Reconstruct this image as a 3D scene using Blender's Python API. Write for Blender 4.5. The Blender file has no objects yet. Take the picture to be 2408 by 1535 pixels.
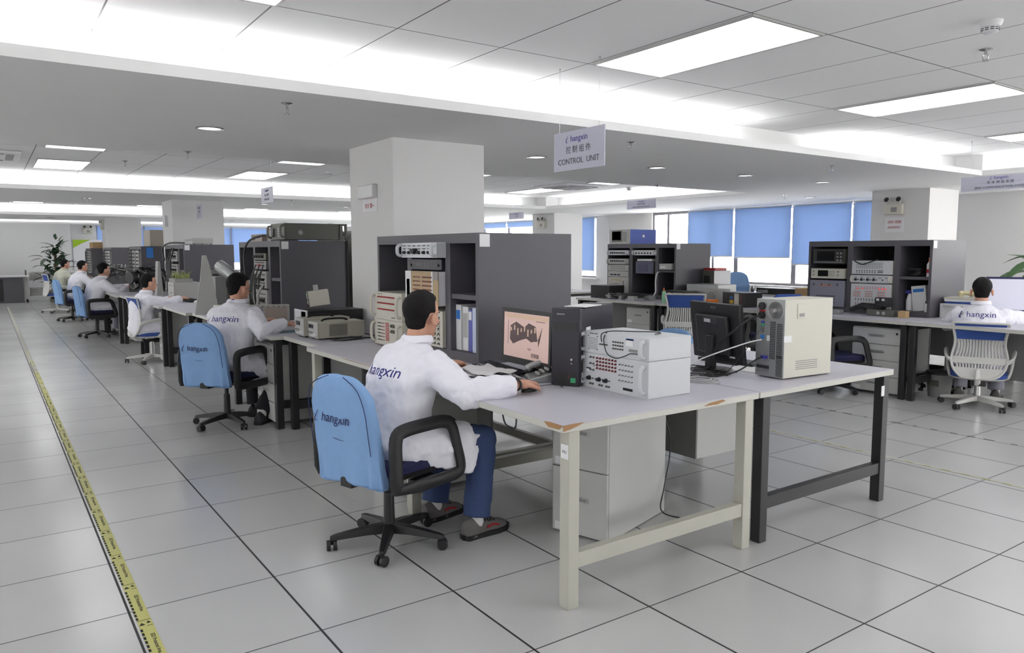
import bpy, math, random
import numpy as np
from mathutils import Vector, Matrix, Euler
random.seed(7)
S = bpy.context.scene
COL = S.collection
# ------------------------------------------------------------------ camera
cd = bpy.data.cameras.new('camera'); cam = bpy.data.objects.new('camera', cd); COL.objects.link(cam)
S.camera = cam
YAW, PIT, ROL = 0.6098, -0.099, -0.0015
fw = Vector((math.sin(YAW)*math.cos(PIT), math.cos(YAW)*math.cos(PIT), math.sin(PIT)))
rt = Vector((math.cos(YAW), -math.sin(YAW), 0)); up = rt.cross(fw)
r2 = rt*math.cos(ROL)+up*math.sin(ROL); u2 = up*math.cos(ROL)-rt*math.sin(ROL)
m = Matrix((r2, u2, -fw)).transposed().to_4x4(); m.translation = Vector((-.4053, -2.7535, 1.4839))
cam.matrix_world = m
cd.sensor_fit = 'HORIZONTAL'; cd.sensor_width = 36.0; cd.lens = 36.0*1768.0/2408.0
cd.clip_start = .05; cd.clip_end = 200
# ------------------------------------------------------------------ world, exposure
w = bpy.data.worlds.new('overcast_sky'); S.world = w; w.use_nodes = True
bg = w.node_tree.nodes['Background']; bg.inputs[0].default_value = (1, .985, .98, 1); bg.inputs[1].default_value = 13
S.view_settings.view_transform = 'Standard'; S.view_settings.look = 'None'
S.view_settings.gamma = 1; S.view_settings.use_curve_mapping = False
S.view_settings.exposure = EXPO = -0.2
PANEL_E, COVE_E, DOWN_E = 4.2, 40.0, 6.0
# ------------------------------------------------------------------ materials
MATS = {}
def mat(name, col, rough=.5, metal=0, emit=0, ecol=None, noise=0, nscale=40, spec=.5, trans=0, bump=0, bscale=200):
    if name in MATS: return MATS[name]
    m = bpy.data.materials.new(name); m.use_nodes = True; MATS[name] = m
    nt = m.node_tree; b = nt.nodes['Principled BSDF']
    b.inputs['Base Color'].default_value = (*col, 1); b.inputs['Roughness'].default_value = rough
    b.inputs['Metallic'].default_value = metal; b.inputs['Specular IOR Level'].default_value = spec
    if emit:
        b.inputs['Emission Color'].default_value = (*(ecol or col), 1); b.inputs['Emission Strength'].default_value = emit
    if noise or bump:
        tc = nt.nodes.new('ShaderNodeTexCoord'); n = nt.nodes.new('ShaderNodeTexNoise'); n.inputs['Scale'].default_value = nscale
        n.inputs['Detail'].default_value = 4
        nt.links.new(tc.outputs['Object'], n.inputs['Vector'])
    if noise:
        mx = nt.nodes.new('ShaderNodeMix'); mx.data_type = 'RGBA'
        mx.inputs[6].default_value = (*[c*(1-noise) for c in col], 1); mx.inputs[7].default_value = (*[min(1, c*(1+noise)) for c in col], 1)
        nt.links.new(n.outputs['Fac'], mx.inputs[0]); nt.links.new(mx.outputs[2], b.inputs['Base Color'])
    if bump:
        n2 = nt.nodes.new('ShaderNodeTexNoise'); n2.inputs['Scale'].default_value = bscale; nt.links.new(tc.outputs['Object'], n2.inputs['Vector'])
        bp = nt.nodes.new('ShaderNodeBump'); bp.inputs['Strength'].default_value = bump; bp.inputs['Distance'].default_value = .002
        nt.links.new(n2.outputs['Fac'], bp.inputs['Height']); nt.links.new(bp.outputs[0], b.inputs['Normal'])
    return m
def s(r, g=None, b=None):   # sRGB 0-255 -> linear
    if g is None: g = b = r
    return tuple((c/255/12.92 if c/255 <= .04045 else ((c/255+.055)/1.055)**2.4) for c in (r, g, b))
WALL = mat('white_wall_paint', s(222, 221, 221), .8, noise=.02, nscale=3)
CEIL = mat('white_soffit_paint', s(238, 238, 238), .85, noise=.015, nscale=3)
GREYWALL = mat('grey_wall_paint', s(208, 208, 208), .8, noise=.02, nscale=3)
WHITE = mat('white_plastic', s(222, 222, 224), .4)
COATED = mat('white_coated_steel', s(204, 206, 210), .38, noise=.02)
CREAM = mat('cream_plastic', s(205, 202, 190), .45, noise=.02)
PUTTY = mat('putty_plastic', s(176, 174, 160), .45, noise=.03)
BEIGE = mat('beige_painted_steel', s(186, 185, 174), .45, noise=.05, nscale=12)
BLACK = mat('black_plastic', s(34, 34, 36), .45)
BLACKM = mat('black_painted_steel', s(36, 36, 38), .4)
DARK = mat('dark_grey_steel', s(84, 82, 88), .5, noise=.03, nscale=60, bump=.15, bscale=900)
PANELG = mat('grey_panel_laminate', s(128, 128, 128), .55, noise=.03)
GREY = mat('grey_plastic', s(140, 140, 140), .5)
LGREY = mat('light_grey_plastic', s(176, 176, 174), .5)
PEDM = mat('pale_grey_painted_steel', s(196, 196, 194), .42, noise=.02, nscale=10)
NAVY = mat('navy_black_plastic', s(38, 37, 48), .4)
SILVER = mat('silver_metal', s(190, 190, 190), .3, metal=.9)
ALU = mat('brushed_aluminium', s(170, 172, 172), .35, metal=.6, noise=.05)
GUN = mat('gunmetal_paint', s(98, 98, 92), .5, metal=.2, noise=.05)
RED = mat('red_plastic', s(170, 40, 44), .4)
DRED = mat('dark_red_plastic', s(120, 50, 52), .4)
ORANGE = mat('orange_plastic', s(232, 120, 40), .45)
YEL = mat('yellow_plastic', s(208, 176, 70), .5)
TAN = mat('tan_panel', s(172, 148, 112), .5, noise=.05)
BLUEF = mat('blue_fabric', s(56, 82, 152), .9, noise=.1, nscale=300, bump=.3)
DBLUE = mat('dark_blue_fabric', s(34, 36, 74), .9, noise=.1, nscale=300, bump=.3)
COVER = mat('light_blue_cover_cloth', s(132, 168, 214), .95, noise=.06, nscale=25, bump=.25, bscale=700)
BINK = mat('dark_blue_ink', s(36, 44, 92), .8)
LOGOB = mat('blue_violet_ink', s(66, 68, 158), .8)
INK = mat('black_ink', s(30, 30, 32), .8)
GINK = mat('grey_ink', s(90, 88, 98), .8)
RINK = mat('red_ink', s(176, 60, 66), .8)
PAPER = mat('white_paper', s(232, 232, 234), .9)
BLUEL = mat('blue_sticker', s(50, 120, 200), .6)
GREENL = mat('green_sticker', s(60, 160, 110), .6)
MINT = mat('mint_green_plastic', s(150, 210, 170), .5)
COAT = mat('white_lab_coat_cotton', s(240, 239, 248), .95, noise=.03, nscale=12, bump=.3, bscale=900)
SKIN = mat('skin', s(202, 152, 128), .55, noise=.05, nscale=30)
HAIR = mat('black_hair', s(20, 18, 19), .7, spec=.2, noise=.4, nscale=180, bump=.6, bscale=350)
JEANS = mat('blue_denim', s(54, 70, 110), .9, noise=.25, nscale=120, bump=.3)
TROU = mat('black_cloth', s(26, 26, 32), .9)
GTROU = mat('grey_cloth', s(150, 150, 162), .9)
SHOE = mat('grey_suede', s(104, 101, 100), .9, noise=.15, nscale=60)
SOLE = mat('black_rubber', s(30, 30, 32), .7)
SOCK = mat('white_cotton', s(215, 212, 212), .95)
LENS = mat('dark_glass', s(18, 20, 24), .1)
WOOD = mat('chipboard_brown', s(166, 128, 92), .9, noise=.3, nscale=150)
BOXC = mat('cardboard', s(190, 160, 118), .9)
LEAF = mat('green_leaf', s(64, 104, 56), .45, noise=.3, nscale=9)
DLEAF = mat('dark_green_leaf', s(36, 62, 40), .45, noise=.3, nscale=9)
STEM = mat('brown_stem', s(84, 72, 50), .8)
CHROME = mat('chrome', s(200, 200, 200), .12, metal=1)
LITP = mat('light_panel_diffuser', (1, 1, 1), .5, emit=PANEL_E, ecol=(1, 1, 1))
LITC = mat('cove_fluorescent_tube', (1, 1, 1), .5, emit=COVE_E, ecol=(1, 1, 1))
LITD = mat('downlight_lamp', (1, 1, 1), .5, emit=DOWN_E, ecol=(1, .99, .97))
LEDR = mat('lit_red_led', s(220, 60, 60), .4, emit=1.2)
LEDG = mat('lit_green_led', s(60, 210, 110), .4, emit=1.0)
TOPG = mat('grey_worktop_laminate', s(196, 194, 204), .42, noise=.02, nscale=300)
EDGE = mat('worktop_edge_band', s(200, 199, 192), .45, noise=.05, nscale=25)
# ------------------------------------------------------------------ mesh builder
class MB:
    def __init__(self): self.v = []; self.f = []; self.m = []
    def add(self, vs, fs, mi=0):
        o = len(self.v); self.v += [tuple(p) for p in vs]
        self.f += [tuple(i+o for i in f) for f in fs]; self.m += [mi]*len(fs); return self
    def bx(self, x0, x1, y0, y1, z0, z1, mi=0, top=None):
        vs = [(x, y, z) for z in (z0, z1) for y in (y0, y1) for x in (x0, x1)]
        fs = [(0, 2, 3, 1), (4, 5, 7, 6), (0, 1, 5, 4), (2, 6, 7, 3), (0, 4, 6, 2), (1, 3, 7, 5)]
        self.add(vs, fs, mi)
        if top is not None: self.m[-5] = top
        return self
    def box(self, c, d, mi=0): return self.bx(c[0]-d[0]/2, c[0]+d[0]/2, c[1]-d[1]/2, c[1]+d[1]/2, c[2]-d[2]/2, c[2]+d[2]/2, mi)
    def loft(self, rings, mi=0, closed=False):
        n = len(rings[0]); vs = [p for r in rings for p in r]; fs = []
        R = len(rings)
        for i in range(R if closed else R-1):
            for j in range(n):
                a = i*n+j; b = i*n+(j+1) % n; c = ((i+1) % R)*n+(j+1) % n; d = ((i+1) % R)*n+j
                fs.append((a, b, c, d))
        if not closed: fs.append(tuple(reversed(range(n)))); fs.append(tuple(range((R-1)*n, R*n)))
        return self.add(vs, fs, mi)
    def tube(self, pts, r, n=8, mi=0, sy=1.0, closed=False, upv=None):
        pts = [Vector(p) for p in pts]; N = len(pts)
        rs = r if isinstance(r, (list, tuple)) else [r]*N
        rings = []; prev = None
        for i, p in enumerate(pts):
            if closed: t = pts[(i+1) % N]-pts[i-1]
            else: t = pts[min(i+1, N-1)]-pts[max(i-1, 0)]
            t = t.normalized() if t.length > 1e-9 else Vector((0, 0, 1))
            if upv is not None: a = Vector(upv)-t*t.dot(Vector(upv))
            elif prev is None: a = t.orthogonal()
            else: a = prev-t*t.dot(prev)
            a = a.normalized() if a.length > 1e-6 else t.orthogonal().normalized()
            prev = a; b = t.cross(a)
            rings.append([p+a*(rs[i]*math.cos(2*math.pi*k/n))+b*(rs[i]*sy*math.sin(2*math.pi*k/n)) for k in range(n)])
        return self.loft(rings, mi, closed)
    def cyl(self, p, q, r0, r1=None, n=16, mi=0): return self.tube([p, q], [r0, r0 if r1 is None else r1], n, mi)
    def ell(self, c, r, R=None, n=20, k=12, mi=0, f=None):
        vs = []; fs = []; c = Vector(c); R = R or Matrix.Identity(3)
        for i in range(1, k):
            th = math.pi*i/k
            for j in range(n):
                ph = 2*math.pi*j/n; d = Vector((math.sin(th)*math.cos(ph), math.sin(th)*math.sin(ph), math.cos(th)))
                g = f(d) if f else 1
                vs.append(c+R@Vector((d.x*r[0]*g, d.y*r[1]*g, d.z*r[2]*g)))
        gt = f(Vector((0, 0, 1))) if f else 1; gb = f(Vector((0, 0, -1))) if f else 1
        vs.append(c+R@Vector((0, 0, r[2]*gt))); vs.append(c+R@Vector((0, 0, -r[2]*gb))); T = len(vs)-2
        for j in range(n):
            fs.append((T, j, (j+1) % n)); fs.append((T+1, (k-2)*n+(j+1) % n, (k-2)*n+j))
            for i in range(k-2): fs.append((i*n+j, (i+1)*n+j, (i+1)*n+(j+1) % n, i*n+(j+1) % n))
        return self.add(vs, fs, mi)
    def lathe(self, prof, c=(0, 0, 0), n=20, mi=0):
        rings = [[(c[0]+r*math.cos(2*math.pi*k/n), c[1]+r*math.sin(2*math.pi*k/n), c[2]+z) for k in range(n)] for r, z in prof]
        return self.loft(rings, mi)
    def prism(self, poly, ax, a, b, mi=0):  # poly in the plane across axis ax
        def P(p, t): return {'x': (t, p[0], p[1]), 'y': (p[0], t, p[1]), 'z': (p[0], p[1], t)}[ax]
        return self.loft([[P(p, a) for p in poly], [P(p, b) for p in poly]], mi)
    def xf(self, M):
        self.v = [tuple(M @ Vector(p)) for p in self.v]; return self
    def mesh(self, name, mats, smooth=True):
        me = bpy.data.meshes.new(name); me.from_pydata(self.v, [], self.f)
        for mm in (mats if isinstance(mats, (list, tuple)) else [mats]): me.materials.append(mm)
        if any(self.m): me.polygons.foreach_set('material_index', self.m)
        import bmesh
        bm = bmesh.new(); bm.from_mesh(me); bmesh.ops.recalc_face_normals(bm, faces=bm.faces); bm.to_mesh(me); bm.free()
        if smooth:
            me.polygons.foreach_set('use_smooth', [True]*len(me.polygons)); me.set_sharp_from_angle(angle=math.radians(40))
        me.update(); return me
    def out(self, name, mats, parent=None, loc=(0, 0, 0), rot=(0, 0, 0), bevel=0, smooth=True, label=None):
        o = bpy.data.objects.new(name, self.mesh(name, mats, smooth)); COL.objects.link(o)
        o.location = loc; o.rotation_euler = rot
        if parent: o.parent = parent
        if label: o['label'] = label
        if bevel:
            b = o.modifiers.new('bevel', 'BEVEL'); b.width = bevel; b.segments = 2; b.limit_method = 'ANGLE'; b.angle_limit = .7
        return o
def tag(o, label, cat, group=None, kind=None):
    o['label'] = label; o['category'] = cat
    if group: o['group'] = group
    if kind: o['kind'] = kind
    return o
def thing(name, label, cat, loc=(0, 0, 0), rz=0, group=None):
    o = bpy.data.objects.new(name, None); COL.objects.link(o); o.empty_display_size = .1
    o.location = loc; o.rotation_euler = (0, 0, rz); return tag(o, label, cat, group)
def struct(name, mb, mats, bevel=0, smooth=False):
    o = mb.out(name, mats, bevel=bevel, smooth=smooth); o['kind'] = 'structure'; return o
def tree(o, parent=None):
    c = o.copy(); COL.objects.link(c); c.parent = parent
    for ch in list(o.children): tree(ch, c)
    return c
def dup(o, loc, rz, label, group=None):
    c = tree(o); c.location = loc; c.rotation_euler = (0, 0, rz); c['label'] = label
    if group: c['group'] = group
    return c
R_X = (math.pi/2, 0, -math.pi/2)   # faces -X
R_Y = (math.pi/2, 0, 0)            # faces -Y
R_PX = (math.pi/2, 0, math.pi/2)   # faces +X
def txt(body, size, mt, parent=None, loc=(0, 0, 0), rot=R_X, name='lettering', align='CENTER', ext=.0004, shear=0, space=1, sx=1, offs=0):
    cu = bpy.data.curves.new(name, 'FONT'); cu.body = body; cu.size = size; cu.extrude = ext
    cu.align_x = align; cu.align_y = 'CENTER'; cu.shear = shear; cu.space_character = space; cu.resolution_u = 2; cu.offset = offs
    o = bpy.data.objects.new(name, cu); COL.objects.link(o)
    bpy.context.view_layer.update()
    me = bpy.data.meshes.new_from_object(o.evaluated_get(bpy.context.evaluated_depsgraph_get()))
    bpy.data.objects.remove(o)
    me.materials.clear(); me.materials.append(mt)
    if sx != 1: me.transform(Matrix.Diagonal((sx, 1, 1, 1)))
    o = bpy.data.objects.new(name, me); COL.objects.link(o); o.location = loc; o.rotation_euler = rot
    if parent: o.parent = parent
    return o
def smoothpath(P, k=6):
    P = [Vector(p) for p in P]; out = []
    for i in range(len(P)-1):
        a, b, c, d = P[max(i-1, 0)], P[i], P[i+1], P[min(i+2, len(P)-1)]
        for j in range(k):
            t = j/k
            out.append(.5*((2*b)+(c-a)*t+(2*a-5*b+4*c-d)*t*t+(3*b-a-3*c+d)*t**3))
    return out+[P[-1]]
def cable(name, label, pts, r=.0035, mt=None, group=None, k=6, ends=None):
    mb = MB().tube(smoothpath(pts, k), r, 6)
    o = mb.out(name, mt or BLACK); tag(o, label, 'cable', group); return o
# ------------------------------------------------------------------ room shell
def nodes(m):
    nt = m.node_tree
    def M(op, a, b=None, c=None):
        n = nt.nodes.new('ShaderNodeMath'); n.operation = op
        for i, v in enumerate((a, b, c)):
            if v is None: continue
            if isinstance(v, (int, float)): n.inputs[i].default_value = v
            else: nt.links.new(v, n.inputs[i])
        return n.outputs[0]
    return nt, M
def line_mask(M, coord, period, off, wd):
    t = M('DIVIDE', M('SUBTRACT', coord, off), period)
    f = M('ABSOLUTE', M('SUBTRACT', M('FRACT', M('ADD', t, .5)), .5))
    return M('LESS_THAN', f, wd/2/period)
def floor_mat():
    m = mat('raised_floor_tiles', s(180), .2); nt, M = nodes(m); b = nt.nodes['Principled BSDF']
    g = nt.nodes.new('ShaderNodeNewGeometry'); sp = nt.nodes.new('ShaderNodeSeparateXYZ'); nt.links.new(g.outputs['Position'], sp.inputs[0])
    x, y = sp.outputs[0], sp.outputs[1]
    la = line_mask(M, x, .6, 0, .0095); lb = line_mask(M, y, .6, 0, .006)
    ln = M('MAXIMUM', la, lb)
    cx = nt.nodes.new('ShaderNodeCombineXYZ'); nt.links.new(M('FLOOR', M('DIVIDE', x, .6)), cx.inputs[0]); nt.links.new(M('FLOOR', M('DIVIDE', y, .6)), cx.inputs[1])
    wn = nt.nodes.new('ShaderNodeTexWhiteNoise'); nt.links.new(cx.outputs[0], wn.inputs[0])
    n1 = nt.nodes.new('ShaderNodeTexNoise'); n1.inputs['Scale'].default_value = 260; n1.inputs['Detail'].default_value = 2; nt.links.new(g.outputs['Position'], n1.inputs['Vector'])
    n2 = nt.nodes.new('ShaderNodeTexNoise'); n2.inputs['Scale'].default_value = 1.3; nt.links.new(g.outputs['Position'], n2.inputs['Vector'])
    v = M('ADD', M('MULTIPLY', wn.outputs['Value'], .035), M('ADD', M('MULTIPLY', n1.outputs['Fac'], .12), M('MULTIPLY', n2.outputs['Fac'], .06)))
    v = M('ADD', v, .42)
    r = nt.nodes.new('ShaderNodeCombineColor')
    nt.links.new(v, r.inputs[0]); nt.links.new(v, r.inputs[1]); nt.links.new(M('MULTIPLY', v, 1.005), r.inputs[2])
    mx = nt.nodes.new('ShaderNodeMix'); mx.data_type = 'RGBA'; nt.links.new(ln, mx.inputs[0]); nt.links.new(r.outputs[0], mx.inputs[6]); mx.inputs[7].default_value = (.02, .02, .022, 1)
    nt.links.new(mx.outputs[2], b.inputs['Base Color'])
    nt.links.new(M('ADD', M('MULTIPLY', n2.outputs['Fac'], .12), M('ADD', .15, M('MULTIPLY', ln, .4))), b.inputs['Roughness'])
    return m
def ceil_mat():
    m = mat('ceiling_tiles', s(214), .9); nt, M = nodes(m); b = nt.nodes['Principled BSDF']
    g = nt.nodes.new('ShaderNodeNewGeometry'); sp = nt.nodes.new('ShaderNodeSeparateXYZ'); nt.links.new(g.outputs['Position'], sp.inputs[0])
    x, y = sp.outputs[0], sp.outputs[1]
    yy = M('SUBTRACT', M('ADD', y, .29), M('MULTIPLY', 8.7, M('FLOOR', M('DIVIDE', M('ADD', y, 7.12), 8.7))))
    ln = M('MAXIMUM', line_mask(M, x, .655, 2.75, .009), line_mask(M, yy, 1.222, 0, .009))
    n1 = nt.nodes.new('ShaderNodeTexNoise'); n1.inputs['Scale'].default_value = 300; nt.links.new(g.outputs['Position'], n1.inputs['Vector'])
    mx = nt.nodes.new('ShaderNodeMix'); mx.data_type = 'RGBA'; nt.links.new(ln, mx.inputs[0])
    mx.inputs[6].default_value = (*s(236), 1); mx.inputs[7].default_value = (*s(120), 1)
    nt.links.new(mx.outputs[2], b.inputs['Base Color'])
    bp = nt.nodes.new('ShaderNodeBump'); bp.inputs['Strength'].default_value = .1; nt.links.new(n1.outputs['Fac'], bp.inputs['Height']); nt.links.new(bp.outputs[0], b.inputs['Normal'])
    return m
X0, X1, Y0, Y1 = -6.0, 12.65, -7.12, 25.9
struct('floor', MB().bx(X0-.2, X1+.3, Y0-.2, Y1+1.3, -.1, 0), floor_mat())
struct('ceiling', MB().bx(X0-.2, X1+.3, Y0-.2, Y1+1.3, 2.65, 2.75), ceil_mat())
P = 8.7; BN, BF = 1.58, 4.92     # near and far edge of the first dropped beam
tn = 0
def trim(mb, mt, **k):
    global tn; tn += 1
    return struct('trim_%d' % tn, mb, mt, **k)
bays = []
for i in range(-1, 3):
    a, b = BN+P*i, BF+P*i
    if i >= 0:
        pr = [(a, 2.4), (b, 2.4), (b, 2.462), (b-.03, 2.462), (b-.03, 2.43), (b-.32, 2.43), (b-.32, 2.65), (a+.32, 2.65), (a+.32, 2.43), (a+.03, 2.43), (a+.03, 2.462), (a, 2.462)]
        trim(MB().prism(pr, 'x', X0, 9.6), CEIL)
        trim(MB().bx(9.6, X1, a, b, 2.4, 2.65), CEIL)
    else: b = Y0
    e = BN+P*(i+1) if i < 2 else Y1-.35
    bays.append((b if i >= 0 else Y0, e))
    pr = [(9.6, 2.4), (X1, 2.4), (X1, 2.65), (9.92, 2.65), (9.92, 2.43), (9.63, 2.43), (9.63, 2.462), (9.6, 2.462)]
    mb = MB(); mb.loft([[(p[0], t, p[1]) for p in pr] for t in (bays[-1][0], e)]); trim(mb, CEIL)
trim(MB().prism([(Y1-.35, 2.4), (Y1, 2.4), (Y1, 2.65), (Y1-.08, 2.65), (Y1-.08, 2.43), (Y1-.32, 2.43), (Y1-.32, 2.462), (Y1-.35, 2.462)], 'x', X0, X1), CEIL)
# hidden fluorescent tubes lying in the coves (they light the ceiling edges)
def tubes(axis, c, a, b, skip=()):
    mb = MB(); t = a
    while t < b-.5:
        if not any(k0 < t+.6 < k1 for k0, k1 in skip):
            p, q = ((t, c, 2.449), (t+1.17, c, 2.449)) if axis == 'x' else ((c, t, 2.449), (c, t+1.17, 2.449))
            mb.cyl(p, q, .012, n=6)
        t += 1.25
    o = trim(mb, LITC)
for i in range(0, 3):
    a, b = BN+P*i, BF+P*i
    tubes('x', a+.13, X0+.1, 9.55, ((4.7, 6.3),) if i == 0 else ()); tubes('x', b-.13, X0+.1, 9.55)
for a, b in bays: tubes('y', 9.73, a+.15, b-.15)
tubes('x', Y1-.2, X0+.1, 9.5)
# walls
mb = MB(); mb.bx(X0-.2, X0, Y0-.2, Y1+1.2, 0, 1.55).bx(X0-.2, X0, Y0-.2, Y1+1.2, 2.1, 2.65)
FILL_LW = [(-7.0+2.2*i, -5.0+2.2*i) for i in range(14)]
for i in range(15): mb.bx(X0-.2, X0, -7.32 if i == 0 else -7.2+2.2*i+.0, -7.0+2.2*i if i < 14 else Y1+1.2, 1.55, 2.1)
struct('wall_left', mb, WALL)
mb = MB(); mb.bx(X0, 3.4, Y0-.2, Y0, 0, 2.65).bx(3.4, X1+.2, Y0-.2, Y0, 0, 1.25).bx(3.4, X1+.2, Y0-.2, Y0, 2.38, 2.65)
BW = [(3.4+2.3*i, 5.6+2.3*i) for i in range(4)]
for i in range(4): mb.bx(5.6+2.3*i, 5.7+2.3*i if i < 3 else X1+.2, Y0-.2, Y0, 1.25, 2.38)
struct('wall_back', mb, WALL)
struct('wall_far_left', MB().bx(X0, 1.9, 25.35, Y1+.3, 0, 2.4), GREYWALL)
# window wall on the right (x = 12.65)
WY = [(3.75, 5.02), (5.02, 6.28), (6.28, 7.68), (7.68, 8.98), (8.98, 10.12)]
WY2 = [(12.1+1.35*i, 12.1+1.35*(i+1)) for i in range(10)]
mb = MB(); SZ = .8
mb.bx(X1, X1+.2, 1.6, 3.75, 0, 2.65); mb.bx(X1, X1+.2, Y0-.2, 1.6, 0, 1.3); mb.bx(X1, X1+.2, Y0-.2, 1.6, 2.4, 2.65); mb.bx(X1, X1+.2, Y0-.2, -6.6, 1.3, 2.4); mb.bx(X1, X1+.2, 3.75, 10.12, 0, SZ); mb.bx(X1, X1+.2, 3.75, 10.12, 2.4, 2.65)
mb.bx(X1, X1+.2, 10.12, 12.1, 0, 2.65); mb.bx(X1, X1+.2, 12.1, 25.6, 0, SZ); mb.bx(X1, X1+.2, 12.1, 25.6, 2.4, 2.65); mb.bx(X1, X1+.2, 25.6, Y1+.3, 0, 2.65)
struct('wall_right', mb, WALL)
mb = MB(); FX = [(2.7+1.45*i, 2.7+1.45*(i+1)) for i in range(6)]
mb.bx(1.9, 2.7, Y1, Y1+.2, 0, 2.65); mb.bx(2.7, 11.4, Y1, Y1+.2, 0, .8); mb.bx(2.7, 11.4, Y1, Y1+.2, 2.4, 2.65); mb.bx(11.4, X1+.2, Y1, Y1+.2, 0, 2.65)
struct('wall_far', mb, WALL)
FRAME = mat('grey_window_frame', s(128, 126, 132), .5)
GL = bpy.data.materials.new('window_glass'); GL.use_nodes = True; nt = GL.node_tree; nt.nodes.remove(nt.nodes['Principled BSDF'])
tr = nt.nodes.new('ShaderNodeBsdfTransparent'); gl = nt.nodes.new('ShaderNodeBsdfGlossy'); gl.inputs['Roughness'].default_value = .02; mx = nt.nodes.new('ShaderNodeMixShader'); mx.inputs[0].default_value = .06
tr.inputs[0].default_value = (.97, .975, .97, 1)
nt.links.new(tr.outputs[0], mx.inputs[1]); nt.links.new(gl.outputs[0], mx.inputs[2]); nt.links.new(mx.outputs[0], nt.nodes['Material Output'].inputs[0])
wn = 0
def window(ax, a, b, fixed, split=None, SZ=.8, TP=2.4):
    global wn; wn += 1
    mb = MB(); t = .05
    def B(u0, u1, z0, z1, d0=.04, d1=.11, M=mb):
        if ax == 'x': M.bx(fixed+d0, fixed+d1, u0, u1, z0, z1)
        else: M.bx(u0, u1, fixed+d0, fixed+d1, z0, z1)
    B(a, a+t, SZ, TP); B(b-t, b, SZ, TP); B(a+t, b-t, SZ, SZ+.05); B(a+t, b-t, TP-.06, TP)
    if split: B(split-.03, split+.03, SZ+.05, TP-.06)
    o = struct('window_%d' % wn, mb, FRAME)
    g = MB(); B(a+t, b-t, SZ+.05, TP-.06, .07, .078, g); g.out('pane', GL, o)
for a, b in WY: window('x', a, b, X1, 8.3 if a == 7.68 else (9.63 if a == 8.98 else None))
for a, b in WY2: window('x', a, b, X1)
for a, b in FX: window('y', a, b, Y1)
for k_ in range(4): window('x', -6.6+2.05*k_, -4.55+2.05*k_, X1, SZ=1.3)  # unseen windows added beyond the view to bring more daylight into the right side
for a, b in FILL_LW: window('x', a, b, X0-.15, SZ=1.55, TP=2.1)  # window strip added in the unseen left wall, sized for its fill daylight
for a, b in BW: window('y', a, b, Y0-.15, SZ=1.25, TP=2.38)
trim(MB().bx(X1-.12, X1+.02, 3.7, 10.2, SZ-.04, SZ), WALL); trim(MB().bx(X1-.12, X1+.02, 12.0, 25.6, SZ-.04, SZ), WALL)
# blinds
BL = bpy.data.materials.new('blue_blind_fabric'); BL.use_nodes = True; nt = BL.node_tree; b_ = nt.nodes['Principled BSDF']
b_.inputs['Base Color'].default_value = (*s(148, 172, 212), 1); b_.inputs['Roughness'].default_value = .9
tl = nt.nodes.new('ShaderNodeBsdfTranslucent'); tl.inputs[0].default_value = (*s(178, 196, 222), 1); mx = nt.nodes.new('ShaderNodeMixShader'); mx.inputs[0].default_value = .32
nt.links.new(b_.outputs[0], mx.inputs[1]); nt.links.new(tl.outputs[0], mx.inputs[2]); nt.links.new(mx.outputs[0], nt.nodes['Material Output'].inputs[0])
def blind(ax, a, b, fixed, z, label, grp=None):
    o = thing('roller_blind', label, 'blind', (fixed, (a+b)/2, 2.37) if ax == 'x' else ((a+b)/2, fixed, 2.37), 0 if ax == 'x' else -math.pi/2, grp)
    w_ = (b-a)/2
    MB().cyl((0, -w_, 0), (0, w_, 0), .022, n=12).out('roller', WHITE, o)
    MB().bx(-.022, -.019, -w_+.012, w_-.012, z-2.37, 0).out('blind_fabric', BL, o)
    MB().bx(-.028, -.013, -w_+.012, w_-.012, z-2.392, z-2.367).out('hem_bar', WHITE, o)
blind('x', 7.70, 8.95, X1-.02, 1.39, 'blue roller blind half down, beside the uncovered corner window')
blind('x', 6.30, 7.67, X1-.02, 1.37, 'wide blue roller blind half down in the middle of the window wall')
blind('x', 5.04, 6.26, X1-.02, 1.24, 'blue roller blind hanging lowest, left of the strip by the far pillar')
blind('x', 3.80, 5.00, X1-.02, 1.3, 'narrow strip of blue blind beside the pillar with emergency light')
blind('x', 12.12, 13.4, X1-.02, 1.0, 'blue blind seen edge-on beside the white wall behind the far pillar')
for k, (a, b) in enumerate(WY2[2:]): blind('x', a+.02, b-.02, X1-.02, 2.1 if k > 1 else 2.22, 'blue blind rolled nearly up on the distant window wall', 'blinds rolled nearly up on the distant window wall')
for k, (a, b) in enumerate(FX): blind('y', a+.02, b-.02, Y1-.02, 1.12, 'blue roller blind drawn down on the end wall windows', 'blue blinds drawn on the end wall windows')
# columns
def column(x, y, lab):
    o = struct('wall_column', MB().bx(x, x+.87, y, y+.87, 0, 2.4), WALL); return o
cols = [(2.33, 2.83), (2.33, 11.55), (2.33, 20.3), (10.9, 2.83), (10.75, 11.45), (10.9, 20.25)]
for x, y in cols: column(x, y, '')
# outside: pale buildings and a hedge, washed out by the daylight
o = thing('office_building', 'pale office block with green glass bands outside the windows', 'building', (34, 14, -6))
MB().bx(0, 12, -16, 2, 0, 12).out('facade', mat('pale_facade', s(222, 222, 226), .8), o)
for k in range(5): MB().bx(-.1, 0, -15, 1, 1.2+2.2*k, 2.2+2.2*k).out('window_band', mat('pale_green_glass', (.05, .08, .072), .3), o)
o = MB(); 
for k in range(26): o.ell((24+random.uniform(-1, 1), 2+k*.8, -1.3+random.uniform(-.1, .1)), (1.3, 1.6, 1.5+random.random()*.25), n=10, k=7)
tag(o.out('hedge', mat('hedge_leaves', (.06, .10, .06), .9, noise=.4, nscale=4)), 'green hedge seen outside below the blue blinds', 'hedge', kind='stuff')
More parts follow.
